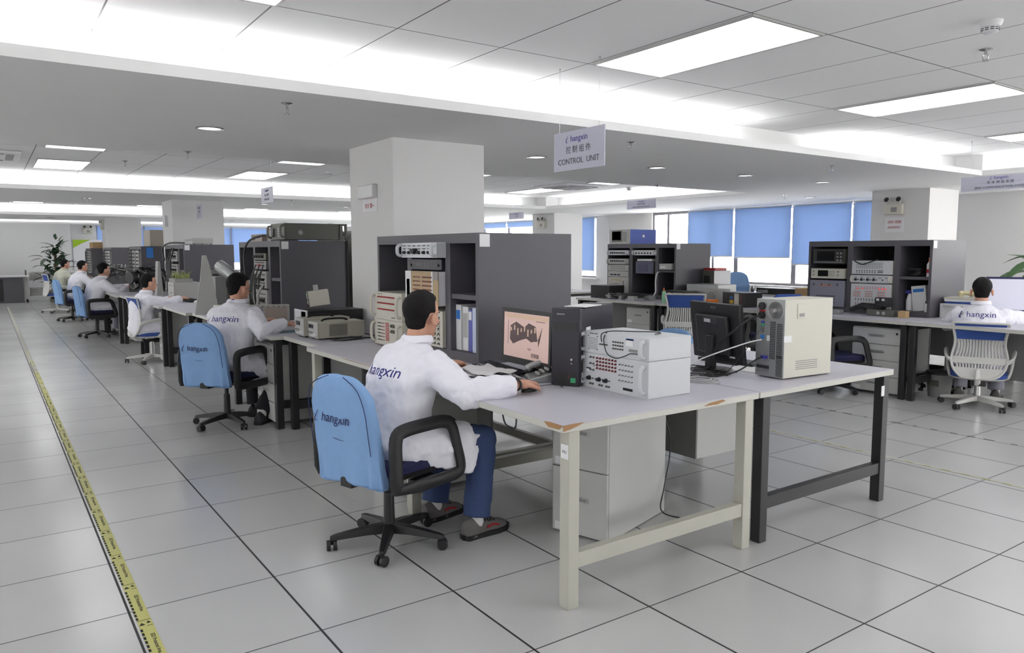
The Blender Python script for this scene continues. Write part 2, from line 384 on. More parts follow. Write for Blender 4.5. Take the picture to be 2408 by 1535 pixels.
# ------------------------------------------------------------------ ceiling fittings
def light_panel(x, y, label, grp='light panels in the tiled ceiling', src=[]):
    if src: return dup(src[0], (x, y, 2.65), 0, label, grp)
    o = thing('ceiling_light_panel', label, 'light', (x, y, 2.65), 0, grp); src.append(o)
    f = MB()
    for a in ((-.3, -.285, -.6, .6), (.285, .3, -.6, .6), (-.285, .285, -.6, -.585), (-.285, .285, .585, .6)): f.bx(*a, -.012, 0)
    f.out('frame', LGREY, o); MB().bx(-.285, .285, -.585, .585, -.006, -.002).out('diffuser', LITP, o)
    return o
PX_ = [.5, 3.07, 5.69, 8.35]
light_panel(3.07, .31, 'largest glowing ceiling panel, in front of the hanging control unit sign')
light_panel(5.69, .31, 'second glowing ceiling panel, right of the largest one')
light_panel(8.35, .31, 'glowing ceiling panel cut by the photo edge above the rightmost hanging sign')
light_panel(.5, .31, 'glowing ceiling panel whose lower corner just enters the top edge of the view')
for yy in (-2.15, -4.8):
    for xx in (-4.9, -2.15, .5, 3.07, 5.69, 8.35): light_panel(xx, yy, 'rectangular glowing ceiling panel overhead near the viewer')
light_panel(-2.15, .31, 'rectangular glowing ceiling panel over the aisle'); light_panel(-4.9, .31, 'rectangular glowing ceiling panel over the aisle')
light_panel(.5, 9.0, 'bright ceiling panel beyond the first beam, above the aisle')
light_panel(3.07, 9.0, 'bright ceiling panel beyond the first beam, left of the near pillar')
light_panel(8.35, 9.0, 'bright ceiling panel beside the square air vent, right of the near pillar')
for i, yy in enumerate((6.56, 15.25, 17.7, 23.9)):
    for xx in (-4.9, -2.15, .5, 3.07, 5.69, 8.35):
        light_panel(xx, yy, ('thin sliver of a ceiling panel just past the first beam', 'distant ceiling panel past the second beam', 'distant ceiling panel past the second beam', 'farthest ceiling panel near the end wall')[i], ('panels just past the first beam', 'panels past the second beam', 'panels past the second beam', 'panels by the end wall')[i])
for xx in (-4.9, -2.15, 5.69): light_panel(xx, 9.0, 'ceiling panel over the second bay of desks', 'panels of the second bay')
def downlight(x, y, label, grp=None, src=[]):
    if src: o = dup(src[0], (x, y, 2.4), 0, label, grp); return o
    o = thing('downlight', label, 'light', (x, y, 2.4), 0, grp); src.append(o)
    r = [[(rr*math.cos(2*math.pi*k/28), rr*math.sin(2*math.pi*k/28), z) for k in range(28)] for rr, z in ((.1, 0), (.102, -.006), (.084, -.009), (.08, -.001))]
    MB().loft(r, closed=True).out('trim_ring', SILVER, o)
    MB().lathe([(.0, -.002), (.08, -.002), (.08, -.0005), (0, -.0005)], n=28).out('lamp_face', LITD, o); return o
for x, l in ((1.02, 'round downlight in the first beam left of the near pillar'), (4.05, 'round downlight in the first beam just right of the near pillar'), (5.69, 'round downlight below right of the control unit sign'),
             (7.2, 'round downlight midway along the first beam toward the windows'), (8.8, 'round downlight in the first beam nearest the far pillar'), (-.7, 'round downlight in the first beam over the aisle'), (-2.4, 'round downlight in the first beam far over the aisle')):
    downlight(x, 3.2, l)
downlight(11.2, 4.98, 'round downlight in the soffit by the window blinds')
for i in (1, 2):
    for x in (-2.4, -.7, 1.08, 4.05, 5.7, 7.3, 8.8): downlight(x, 3.2+P*i, 'round downlight in the %s beam' % ('second', 'third')[i-1], 'downlights of the %s beam' % ('second', 'third')[i-1])
def sprinkler(x, y, z, label, src=[]):
    if src: return dup(src[0], (x, y, z), 0, label)
    o = thing('sprinkler_head', label, 'sprinkler', (x, y, z)); src.append(o)
    MB().lathe([(0, 0), (.036, 0), (.036, -.004), (.012, -.012), (0, -.012)], n=20).out('escutcheon', CHROME, o)
    mb = MB().cyl((0, 0, -.01), (0, 0, -.03), .009, n=10)
    for sg in (-1, 1): mb.tube([(0, sg*.008, -.028), (0, sg*.016, -.04), (0, sg*.013, -.056), (0, 0, -.062)], .003, 6)
    mb.out('sprinkler_body', CHROME, o); MB().lathe([(0, -.062), (.02, -.064), (.02, -.067), (0, -.067)], n=16).out('deflector', CHROME, o); return o
for x, y, z, l in ((1.18, 1.94, 2.4, 'sprinkler head under the first beam, left of the near pillar'), (1.17, 4.67, 2.4, 'sprinkler head at the far edge of the first beam above the aisle desks'),
                   (4.1, 1.95, 2.4, 'sprinkler head under the first beam below the control unit sign'), (7.1, 2.0, 2.4, 'sprinkler head under the first beam toward the right pillar'),
                   (4.43, -.64, 2.65, 'sprinkler head in the tiled ceiling below the smoke detector'), (1.14, 8.1, 2.65, 'sprinkler head in the tiled ceiling between two bright panels past the first beam'),
                   (1.07, 11.87, 2.4, 'sprinkler head under the second beam above the aisle'), (10.68, 2.2, 2.4, 'sprinkler head beside the rightmost hanging sign'), (10.34, 4.86, 2.4, 'sprinkler head by the blue blind top'),
                   (7.3, 4.75, 2.4, 'sprinkler head at the beam edge above the square air vent'), (4.2, 10.75, 2.4, 'sprinkler head under the second beam left of the near pillar')):
    sprinkler(x, y, z, l)
def smoke(x, y, label, src=[]):
    if src: return dup(src[0], (x, y, 2.65), 0, label)
    o = thing('smoke_detector', label, 'smoke detector', (x, y, 2.65)); src.append(o)
    MB().lathe([(0, 0), (.056, 0), (.055, -.012), (.045, -.03), (0, -.03)], n=28).out('detector_base', WHITE, o)
    MB().lathe([(0, -.03), (.04, -.03), (.037, -.055), (.025, -.062), (0, -.062)], n=28).out('detector_head', WHITE, o)
    for k in range(10):
        a = 2*math.pi*k/10
        for z in (-.038, -.047): MB().box((0, 0, 0), (.003, .016, .0035)).xf(Matrix.Translation((.0395*math.cos(a), .0395*math.sin(a), z)) @ Matrix.Rotation(a, 4, 'Z')).out('slot', BLACK, o)
    return o
smoke(3.87, -.9, 'white smoke detector at the upper right of the tiled ceiling')
smoke(3.77, 7.87, 'small smoke detector left of the near pillar above a hanging sign'); smoke(9.3, 7.4, 'small smoke detector above a hanging sign on the window side')
def cassette(x, y, label):
    o = thing('air_conditioner_cassette', label, 'air conditioner', (x, y, 2.65))
    MB().bx(-.47, .47, -.47, .47, -.035, 0).out('housing', WHITE, o, bevel=.01)
    MB().bx(-.24, .24, -.24, .24, -.042, -.035).out('grille', GREY, o)
    for k in range(4):
        mb = MB().bx(-.3, .3, .32, .40, -.04, -.034); mb.xf(Matrix.Rotation(k*math.pi/2, 4, 'Z')); mb.out('air_louvre', GREY, o)
cassette(8.2, 7.75, 'square ceiling air conditioner beside the bright panel on the window side'); cassette(-.45, 8.2, 'square ceiling air conditioner cut by the left edge of the view')
# hanging signs (run along Y, read from the -X side)
def hang_sign(x, y0, y1, z0, z1, ztop, label, lines):
    o = thing('hanging_sign', label, 'sign', (x, (y0+y1)/2, z0)); h = z1-z0; wd = (y1-y0)/2
    SG = mat('translucent_white_acrylic', s(184, 184, 200), .3)
    MB().bx(-.003, .003, -wd, wd, 0, h).out('sign_board', SG, o)
    for sgn in (-1, 1):
        MB().cyl((0, sgn*wd*.78, h-.01), (0, sgn*wd*.78, ztop-z0), .0016, n=6).out('suspension_wire', SILVER, o)
        MB().cyl((0, sgn*wd*.78, ztop-z0-.02), (0, sgn*wd*.78, ztop-z0), .006, n=8).out('wire_anchor', SILVER, o)
    for body, size, zz, mt, sx in lines:
        if body == 'LOGO': logo(o, size, (-.0045, 0, zz), R_X, mt)
        else: txt(body, size, mt, o, (-.0045, 0, zz), R_X, sx=sx)
def mark(size, mt, parent, loc, rot, name='logo_mark'):
    # open tick-shaped stroke in front of the word
    P_ = [(-.02, .62, .03), (.06, .80, .06), (.18, .86, .02)]
    q = [(.42, 1.0), (.20, .60), (.08, .34), (.06, .16), (.14, .04), (.30, 0), (.44, .05), (.30, .10), (.20, .18), (.22, .34), (.46, 1.0)]
    mb = MB(); mb.prism([(a*size, b*size) for a, b in q], 'z', 0, .0006); mb.prism([(a*size, b*size) for a, b in [(-.1, .45), (.0, .62), (.12, .58), (.02, .56)]], 'z', 0, .0006)
    return mb.out(name, mt, parent, loc, rot)
def logo(parent, size, loc, rot, mt, sub=1):
    R = Euler(rot).to_matrix(); L = Vector(loc)
    t = txt('hangxin', size, mt, parent, tuple(L+R@Vector((size*.12, 0, 0))), rot, sx=1.0)
    k = mark(size*.8, mt, parent, tuple(L+R@Vector((-size*2.25, -size*.42, 0))), rot)
    return t, k
SB = mat('sign_violet_ink', s(70, 66, 140), .6)
hang_sign(2.69, .70, 1.19, 2.0, 2.245, 2.65, 'hanging sign reading CONTROL UNIT in front of the first beam', [('LOGO', .055, .195, SB, 1), ('控 制 组 件', .05, .125, GINK, 1), ('CONTROL  UNIT', .052, .055, GINK, 1)])
hang_sign(2.69, 7.05, 7.55, 2.13, 2.33, 2.65, 'small hanging sign left of the near pillar above the big top-shelf instrument', [('LOGO', .045, .16, SB, 1), ('综 合 组 件', .04, .1, GINK, 1), ('POWER UNIT', .035, .045, GINK, 1)])
hang_sign(2.69, 12.0-1.1, 12.4-1.1, 2.07, 2.3, 2.65, 'farther small hanging sign left of the near pillar, beside the second pillar', [('LOGO', .045, .18, SB, 1), ('导 航', .04, .11, GINK, 1)])
hang_sign(8.3, .45, 1.22, 2.12, 2.27, 2.65, 'hanging sign ending in COMMUNICATION SYSTEM at the right edge', [('LOGO', .045, .128, SB, 1), ('基 本 频 道 系 统', .035, .08, GINK, 1), ('SINE COMMUNICATION SYSTEM', .034, .03, GINK, 1)])
hang_sign(8.3, 5.75, 6.4, 2.17, 2.31, 2.65, 'small hanging sign in front of the blue blinds on the window side', [('LOGO', .04, .12, SB, 1), ('无 线 电 系 统', .03, .075, GINK, 1), ('RADIO COMMUNICATION UNIT', .026, .03, GINK, 1)])
hang_sign(8.3, 9.3, 9.8, 2.13, 2.26, 2.65, 'faint hanging sign just right of the near pillar', [('LOGO', .04, .1, SB, 1), ('仪 表', .03, .05, GINK, 1)])
# things on the pillars
def notice(x, y, z, w_, h_, label, kind):
    o = thing('notice_paper', label, 'notice', (x, y, z)); MB().bx(-.004, 0, -w_/2, w_/2, 0, h_).out('paper', PAPER, o)
    return o
o = notice(2.33, 3.28, 1.825, .30, .2, 'notice with red lettering on the near pillar under a white box', 0)
txt('禁止 吸烟', .05, RINK, o, (-.006, 0, .13), R_X); txt('安全 第一', .045, RINK, o, (-.006, 0, .05), R_X)
o = thing('wall_box', 'white plastic box mounted above the red notice on the near pillar', 'box', (2.33, 3.28, 1.94))
MB().bx(-.05, 0, -.15, .15, .0, .11).out('casing', WHITE, o, bevel=.008)
def emergency(x, y, z, label, rz=0):
    o = thing('emergency_light', label, 'emergency light', (x, y, z), rz)
    MB().bx(-.07, 0, -.14, .14, 0, .16).out('casing', CREAM, o, bevel=.01)
    for sg in (-1, 1):
        MB().cyl((-.05, sg*.09, .16), (-.05, sg*.09, .19), .012, n=8).out('lamp_stalk', CREAM, o)
        MB().lathe([(0, 0), (.03, 0), (.045, .04), (0, .045)], n=16).xf(Matrix.Translation((-.05, sg*.09, .215)) @ Matrix.Rotation(-1.3, 4, 'Y')).out('lamp_head', CREAM, o)
        MB().lathe([(0, .046), (.036, .0465), (0, .05)], n=16).xf(Matrix.Translation((-.05, sg*.09, .215)) @ Matrix.Rotation(-1.3, 4, 'Y')).out('lens', BLACK, o)
    MB().bx(-.074, -.068, -.06, .03, .04, .11).out('label_plate', GREY, o)
emergency(10.9, 3.33, 2.03, 'twin-lamp emergency light on the right pillar above pink notices')
emergency(10.75, 11.9, 2.05, 'twin-lamp emergency light on the white pillar behind the first cabinet')
emergency(2.33, 20.8, 2.1, 'emergency light on the farthest pillar'); emergency(2.45, 25.9, 2.1, 'twin-lamp emergency light on the end wall above the green board', math.pi/2)
MB().box((2.31, 12.0, 2.04), (.06, .12, .2)).out('tmp', WHITE).name = 'wall_speaker'
tag(bpy.data.objects['wall_speaker'], 'small white box high on the second pillar', 'speaker')
o = notice(10.9, 3.33, 1.77, .28, .22, 'pink lettered notice under the emergency light on the right pillar', 0)
txt('消防 疏散', .05, RINK, o, (-.006, 0, .15), R_X); txt('应急照明灯', .04, RINK, o, (-.006, 0, .07), R_X)
o = thing('display_board', 'white board with a green wedge on the end wall by the plant', 'board', (2.42, 25.88, .95))
MB().bx(-.42, .42, -.02, .0, 0, .95).out('board_panel', PAPER, o)
MB().prism([(-.42, .95), (.1, .95), (-.15, .84), (-.42, .68)], 'y', -.026, -.021).out('green_wedge', mat('lime_print', s(160, 196, 40), .7), o)
# floor tapes
TAPE = mat('yellow_black_tape', s(190, 188, 112), .45); nt, M = nodes(TAPE)
g = nt.nodes.new('ShaderNodeNewGeometry'); sp = nt.nodes.new('ShaderNodeSeparateXYZ'); nt.links.new(g.outputs['Position'], sp.inputs[0])
n1 = nt.nodes.new('ShaderNodeTexNoise'); n1.inputs['Scale'].default_value = 1.1; n1.inputs['Detail'].default_value = 5; nt.links.new(g.outputs['Position'], n1.inputs['Vector'])
wear = M('ADD', M('MULTIPLY', M('SUBTRACT', n1.outputs['Fac'], .56), 9), M('MULTIPLY', M('SUBTRACT', sp.outputs[1], 7), .5)); wear = M('MINIMUM', M('MAXIMUM', wear, 0), 1)
mx = nt.nodes.new('ShaderNodeMix'); mx.data_type = 'RGBA'; nt.links.new(wear, mx.inputs[0]); mx.inputs[6].default_value = (*s(190, 188, 112), 1); mx.inputs[7].default_value = (*s(182, 180, 168), 1)
nt.links.new(mx.outputs[2], nt.nodes['Principled BSDF'].inputs['Base Color'])
mb = MB().bx(.012, .068, -3.2, 22, .0002, .0012)
tp = thing('floor_tape', 'yellow printed floor tape along the aisle at the left', 'tape', (.04, 0, 0))
MB().bx(-.026, .026, -3.2, 22, .0004, .0014).out('tape_strip', TAPE, tp)
mb = MB(); y = -3.1
while y < 9:
    for k in range(9): mb.bx(-.027, -.018, y+k*.036, y+k*.036+.024, .0014, .0018)
    a = y+.345; mb.prism([(-.024, a), (-.002, a), (-.013, a+.024)], 'z', .0014, .0018); mb.prism([(.004, a+.012), (.02, a+.012), (.012, a+.034)], 'z', .0014, .0018)
    mb.bx(.002, .024, a-.012, a-.009, .0014, .0018); mb.bx(-.026, .002, a+.045, a+.048, .0014, .0018); mb.bx(.002, .024, a+.045, a+.048, .0014, .0018)
    y += .40
mb.out('printed_marks', INK, tp)
t0 = txt('ESD Protected Area', .021, INK, tp, (.008, 0, .0016), (0, 0, -math.pi/2), ext=.0001, offs=.0004)
for k in range(24):
    c = t0.copy(); COL.objects.link(c); c.parent = tp; c.location = (.008, -3.1+.17+.40*k, .0016)
bpy.data.objects.remove(t0)
tp = thing('floor_tape', 'worn yellow dashed floor tape crossing the open floor at the right', 'tape', (4.88, 0, 0))
MB().bx(-.02, .02, -7, 4.5, .0004, .0012).out('tape_strip', mat('worn_tape', s(172, 172, 158), .5, noise=.12, nscale=3), tp)
mb = MB()
for k in range(80):
    if k % 7 != 3: mb.bx(-.016, .002, -6.5+k*.125, -6.5+k*.125+.05, .0012, .0016)
mb.out('printed_marks', mat('worn_yellow_marks', s(150, 148, 100), .6), tp)
tp = thing('floor_tape', 'dark dashed tape remains along the farther floor joint at the right', 'tape', (6.02, 0, 0))
mb = MB()
for k in range(60): mb.bx(-.01, .01, -5+k*.15+random.random()*.03, -5+k*.15+.05+random.random()*.05, .0004, .0012)
mb.out('tape_strip', mat('grey_dirty_tape', s(96, 96, 84), .7), tp)
# ------------------------------------------------------------------ furniture builders
TZ = .79
def table(label, x0, x1, y0, y1, legm=None, group=None, chips=(), modesty=True, stretch=True, legs=None, inset=.035, apron=True):
    legm = legm or BLACKM
    o = thing('work_table', label, 'table', (x0, y0, 0), 0, group); X, Y = x1-x0, y1-y0
    MB().bx(0, X, .004, Y-.004, TZ-.004, TZ).out('tabletop', TOPG, o)
    MB().bx(0, X, .004, Y-.004, TZ-.034, TZ-.0045).out('edge_band', EDGE, o, bevel=.003)
    t = .058
    L = legs or [(inset, .01), (inset, Y-.01-t), (X-inset-t, .01), (X-inset-t, Y-.01-t)]
    for a, b in L: MB().bx(a, a+t, b, b+t, 0, TZ-.034).out('leg', legm, o, bevel=.003)
    if stretch:
        for b in (.016, Y-.01-t+.006): MB().bx(inset+t, X-inset-t, b, b+.045, .17, .235).out('stretcher', legm, o, bevel=.002)
        if apron: MB().bx(X-inset-t+.01, X-inset-.012, .01+t, Y-.01-t, .17, .225).out('stretcher', legm, o)
    if apron: MB().bx(inset+t, X-inset-t, .02, .05, TZ-.08, TZ-.034).out('apron', legm, o); MB().bx(inset+t, X-inset-t, Y-.05, Y-.02, TZ-.08, TZ-.034).out('apron', legm, o)
    if modesty: MB().bx(X*.52, X*.52+.018, .075, Y-.075, .24, TZ-.09).out('modesty_panel', PANELG, o)
    for c in chips: c(o)
    return o
def chip(pts, ax, a, b):
    return lambda o: MB().prism(pts, ax, a, b).out('chipped_edge', WOOD, o, label='bare brown chipped edge')
T1 = table('beige-legged worktable nearest the viewer with chipped brown front corner', 1.46, 2.705, -.445, 1.02, BEIGE,
           chips=[chip([(.0, TZ-.026), (.0, TZ-.002), (.05, TZ), (.11, TZ-.001), (.075, TZ-.012), (.03, TZ-.022)], 'y', .001, .004),
                  chip([(.004, TZ-.002), (.03, TZ-.022), (.10, TZ-.024), (.13, TZ-.006), (.09, TZ-.001)], 'x', -.0015, .001),
                  chip([(.84, TZ-.022), (.88, TZ-.012), (.97, TZ-.006), (.99, TZ-.013), (.93, TZ-.024)], 'y', .001, .004)], modesty=False, apron=False)
for o in T1.children:
    if o.name.startswith('leg') and o.location.x == 0: break
T1L = MB().bx(.034, .0352, .013, .06, .64, .70).out('label_sticker', PAPER, T1)
txt('F11', .018, INK, T1, (.0335, .036, .668), R_X)
T2 = table('beige-legged worktable behind the white-coated man in front, worn edge', 1.50, 2.705, 1.03, 2.62, BEIGE,
           chips=[chip([(.2, TZ-.006), (.5, TZ-.004), (.9, TZ-.006), (.9, TZ-.008), (.5, TZ-.007)], 'x', -.0015, .0005)])
TB1 = table('black-legged worktable holding the beige computer seen from behind', 2.715, 3.965, -.445, 1.02, modesty=False, apron=False)
MB().bx(1.13, 1.16, .006, .0095, .64, .70).out('label_sticker', PAPER, TB1)
table('black-legged worktable behind the first grey cabinet', 2.715, 3.965, 1.03, 2.62, modesty=False)
table('short black-legged table carrying the power supplies by the near pillar', 1.60, 2.31, 2.63, 3.44)
table('black-legged table where the man with glasses works', 1.50, 2.31, 3.45, 4.80)
table('black-legged table under the second grey cabinet', 1.52, 2.80, 4.81, 6.44)
table('black-legged table left of the leaning white plate', 1.45, 2.80, 6.45, 7.78)
table('black-legged table where the third man uses a mouse', 1.40, 2.80, 7.79, 9.28)
table('black-legged table under the third grey cabinet', 1.36, 2.80, 9.29, 10.88)
table('black-legged table of the fourth seated man', 1.30, 2.31, 10.89, 12.9)
table('black-legged table under the fourth grey cabinet', 1.36, 2.80, 12.95, 14.8)
table('black-legged table beside the fifth seated man', 1.36, 2.80, 14.85, 17.0)
table('black-legged table under the fifth grey cabinet', 1.36, 2.80, 17.05, 19.0)
table('farthest black-legged table by the end of the aisle row', 1.36, 2.80, 21.2, 22.9)
XR = 7.02
table('black-legged desk under the right hand grey cabinet', XR, 8.26, 1.08, 2.86)
table('black-legged desk where the man at the right sits', XR, 8.26, -.40, 1.07)
table('black-legged desk between the two window side cabinets', XR, 8.26, 2.87, 4.46)
table('black-legged desk with green bottle, left of the empty mesh chair', XR-.05, 8.26, 4.47, 6.1)
table('black-legged window side desk piled with boxes', 8.27, 9.5, 2.87, 4.46); table('black-legged desk back to back with the right cabinet desk', 8.27, 9.5, 1.08, 2.86)
table('black-legged desk back to back with the middle cabinet desk', 8.27, 9.5, 4.47, 6.1)
table('far table with two black legs seen past the first cabinet', 6.95, 8.5, 7.3, 8.9, modesty=False)
table('low dark-edged table by the window wall', 9.9, 11.3, 3.9, 5.6, modesty=False)
table('side desk holding the monitor of the man at the right', 8.27, 9.4, -.9, 1.07, modesty=False)
def pedestal(label, x, y, rz, w_=.40, d=.55, h=.70, n=3, z0=.03, key=False, stick=True, open_=False):
    o = thing('drawer_pedestal', label, 'cabinet', (x, y, 0), rz)   # origin: middle of the front, faces -X
    MB().bx(0, d, -w_/2, w_/2, z0, h).out('body', PEDM, o, bevel=.003)
    hh = (h-z0-.01)/n
    for k in range(n):
        a = z0+.005+k*hh
        dr = MB().bx(-.018, -.001, -w_/2+.003, w_/2-.003, a+.003, a+hh-.003).out('drawer', PEDM, o, bevel=.002)
        zc = a+hh*.55; wv = w_*.17
        MB().bx(-.021, -.0175, -wv, wv, zc-.014, zc+.014).out('handle', SILVER, dr)
        MB().bx(-.0225, -.0208, -wv*.8, wv*.8, zc-.008, zc+.008).out('handle_recess', GREY, dr)
        if stick: MB().bx(-.0195, -.0178, w_/2-.11, w_/2-.02, a+.01, a+.05).out('label_sticker', PAPER, dr)
    MB().cyl((-.021, -w_/2+.045, h-.05), (-.017, -w_/2+.045, h-.05), .012, n=14).out('lock', BLACK, o)
    return o
o = pedestal('pale grey two-drawer cabinet under the nearest table corner', 2.07, .165, math.radians(17), w_=.34, d=.62, h=.72, n=2, z0=.005)
pedestal('pale drawer cabinet half hidden behind the man in front', 1.60, 1.46, 0, n=3)
pedestal('pale four-drawer cabinet with keys beside the man with glasses', 1.57, 3.83, 0, w_=.48, n=4)
pedestal('pale four-drawer cabinet beside the white ergonomic chair', 1.50, 8.1, 0, n=4, w_=.44)
pedestal('pale drawer cabinet beside the fourth seated man', 1.42, 11.3, 0, n=4)
pedestal('pale four-drawer cabinet under the right hand desk', XR+.10, 1.42, 0, w_=.52, n=4)
pedestal('pale drawer cabinet under the middle desk beyond the dark computer', XR+.06, 4.85, 0, w_=.46, n=3)
o = thing('hanging_cabinet', 'white and grey cabinet under the black-legged table, behind the drawers', 'cabinet', (3.02, .22, 0))
MB().bx(0, .47, 0, .95, .25, TZ-.035).out('body', PEDM, o); MB().bx(-.012, 0, .0, .95, .25, TZ-.035).out('side_cover', PANELG, o)
# ---- dark grey instrument cabinets (front faces -X)
def cabinet(label, x, y, Wd=1.43, D=.73, H=.81, z=TZ, bays=None, shelf=None, note=True, group=None, crop=False):
    o = thing('instrument_cabinet', label, 'cabinet', (x, y, z), 0, group)
    t = .03
    MB().bx(0, D, 0, t, 0, H).out('side_panel', DARK, o, bevel=.002); MB().bx(0, D, Wd-t, Wd, 0, H).out('side_panel', DARK, o, bevel=.002)
    MB().bx(0, D, t, Wd-t, H-.062, H).out('top_panel', DARK, o); MB().bx(0, D, t, Wd-t, 0, .058).out('bottom_panel', DARK, o)
    MB().bx(D-.02, D-.001, t, Wd-t, .058, H-.062).out('back_panel', BLACKM, o)
    for a in (.335, .87): MB().bx(0, D-.02, a, a+.065, .058, H-.062).out('divider', DARK, o)
    MB().bx(.01, D-.02, t, .335, .395, .425).out('shelf', DARK, o)
    for a in (.395, .9, .93): pass
    if note: MB().bx(.012, .085, -.0015, 0, H-.085, H-.008).out('label_sticker', PAPER, o)
    if shelf: MB().bx(.01, D-.02, .40, .87, shelf, shelf+.02).out('shelf', DARK, o)
    return o
CX = 2.05
cabinet('largest dark grey instrument cabinet, on the table behind the man in front', CX, 1.12)
cabinet('dark grey cabinet left of the near pillar with a big instrument on top', CX, 4.85, Wd=1.5)
cabinet('dark grey cabinet beside the second pillar with a slim grey device on top', CX, 9.35)
cabinet('dark grey cabinet fourth along the aisle with a beige box above', CX, 13.1, note=False)
cabinet('dark grey cabinet fifth along the aisle', CX, 17.2, note=False)
cabinet('farthest dark grey cabinet on the aisle under a cardboard box', CX, 21.25, note=False)
RX = 7.62
cabinet('dark grey cabinet at the right with red lit rack modules', RX, 1.15)
cabinet('dark grey cabinet near the windows under a blue-sided instrument', RX, 4.68)
o = thing('tall_cabinet', 'grey cabinet back seen between the second cabinet and the near pillar', 'cabinet', (3.0, 4.95, TZ)); MB().bx(0, .7, 0, 1.4, 0, .93).out('body', GUN, o)
MB().bx(.1, .5, .2, .7, .93, .99).out('top_tray', WHITE, o)
table('black-legged table behind the near pillar', 2.82, 4.0, 4.81, 6.44, modesty=False)
# ------------------------------------------------------------------ instruments
def instr(name, label, cat, x, y, z, W_, D, H, body, face, feats=(), rz=0, handles=None, group=None, feet=False, bev=.003):
    """front faces -X; origin at the front bottom middle; u is measured from the viewer's left"""
    o = thing(name, label, cat, (x, y, z), rz, group)
    z0 = .012 if feet else 0
    MB().bx(.004, D, -W_/2+.003, W_/2-.003, z0, H).out('casing', body, o, bevel=bev)
    MB().bx(-.001, .004, -W_/2, W_/2, z0, H).out('front_panel', face, o, bevel=.0015)
    if feet:
        for a in (.03, D-.03):
            for b in (-W_/2+.03, W_/2-.03): MB().cyl((a, b, 0), (a, b, z0), .012, n=10).out('foot', BLACK, o)
    cache = {}
    for f in feats:
        k, u, v = f[0], f[1], f[2]; yy = W_/2-u
        if k == 'knobs':      # u, v, nu, nv, du, dv, r, mat, length
            _, u, v, nu, nv, du, dv, r, mt, ln = f
            me = MB().tube([(0, 0, 0), (-ln*.4, 0, 0), (-ln, 0, 0)], [r*1.15, r, r*.75], 12).mesh('knob', mt)
            for i in range(nu):
                for j in range(nv):
                    q = bpy.data.objects.new('knob' if ln > .006 else 'jack', me); COL.objects.link(q); q.parent = o; q.location = (-.001, W_/2-u-i*du, v-j*dv)
        elif k == 'rows':     # one mesh of small marks: surface pattern of the panel
            _, u, v, nu, nv, du, dv, a, b, mt = f; mb = MB()
            for i in range(nu):
                for j in range(nv): mb.box((-.0022, W_/2-u-i*du, v-j*dv), (.003, a, b))
            mb.out('button_rows', mt, o)
        elif k in ('screen', 'plate', 'vent'):
            _, u, v, a, b, mt = f
            MB().bx(-.0035, -.0008, yy-a, yy, v, v+b).out({'screen': 'display', 'plate': 'face_plate', 'vent': 'vent'}[k], mt, o)
        elif k == 'text':
            _, u, v, body_, sz, mt = f; txt(body_, sz, mt, o, (-.0025, yy, v), R_X)
    if handles:
        r, off = handles
        for sg in (-1, 1):
            yy = sg*(W_/2-off)
            MB().tube(smoothpath([(0, yy, H*.14), (-.022, yy, H*.15), (-.036, yy, H*.28), (-.038, yy, H*.5), (-.036, yy, H*.72), (-.022, yy, H*.85), (0, yy, H*.86)], 3), r, 8, sy=1.6).out('handle', body if face is not GREY else face, o)
    return o
def T(n, u, v, nu, nv, du, dv, r, mt, ln=.01): return ('knobs', u, v, nu, nv, du, dv, r, mt, ln)
# two stacked white rack instruments on the front table
fe = [('rows', .10, .115, 2, 1, .02, .02, .004, .004, INK),
      T(0, .075, .158, 2, 3, .022, .032, .0045, GUN), T(0, .125, .158, 7, 4, .0225, .0175, .0052, DRED, .009), T(0, .292, .145, 5, 4, .0215, .026, .0032, GREY, .012),
      T(0, .065, .050, 1, 1, .02, .02, .0105, BLACK, .02), T(0, .092, .05, 2, 1, .022, .02, .0032, GUN), T(0, .075, .022, 2, 1, .018, .02, .005, GUN),
      T(0, .140, .05, 1, 1, .02, .02, .0105, BLACK, .02), T(0, .165, .052, 1, 1, .02, .02, .0032, GUN), T(0, .145, .022, 2, 1, .018, .02, .005, GUN),
      T(0, .192, .05, 1, 1, .02, .02, .0105, BLACK, .02), T(0, .217, .052, 1, 1, .02, .02, .0032, GUN), T(0, .197, .022, 2, 1, .018, .02, .005, GUN),
      ('screen', .315, .022, .065, .012, INK), ('plate', .042, .082, .03, .02, PAPER), ('plate', .042, .096, .03, .006, BLUEL)]
B1 = instr('rack_instrument', 'white rack instrument with rows of red jacks on the nearest table', 'instrument', 2.115, -.022, TZ, .485, .29, .178, COATED, COATED, fe, handles=(.0065, .022), feet=False)
MB().bx(-.002, .0, -.2425, -.225, 0, .178).out('rack_ear', COATED, B1)
fe = [('rows', .062, .078, 8, 8, .0085, .0078, .0022, .0022, GINK), ('rows', .055, .088, 2, 2, .068, .068, .004, .004, INK),
      T(0, .147, .052, 5, 1, .012, .02, .0035, GUN), T(0, .243, .073, 5, 3, .0165, .0165, .004, GUN, .008), ('plate', .332, .062, .05, .034, PAPER), ('plate', .332, .090, .05, .008, BLUEL),
      ('text', .095, .101, 'INTERFACE UNIT', .008, INK), ('screen', .352, .035, .075, .014, GREY)]
B2 = instr('rack_instrument', 'white slim instrument stacked on top of the red-jack instrument', 'instrument', 2.115, -.022, TZ+.179, .485, .29, .108, COATED, COATED, fe, handles=(.0065, .022))
cable('patch_cable', 'thin black cable looping over the stacked white instruments', [(2.105, .055, 1.035), (2.10, .05, 1.075), (2.15, .03, 1.088), (2.25, -.02, 1.084), (2.32, -.08, 1.083), (2.33, -.13, 1.082), (2.27, -.15, 1.081)], .0028)
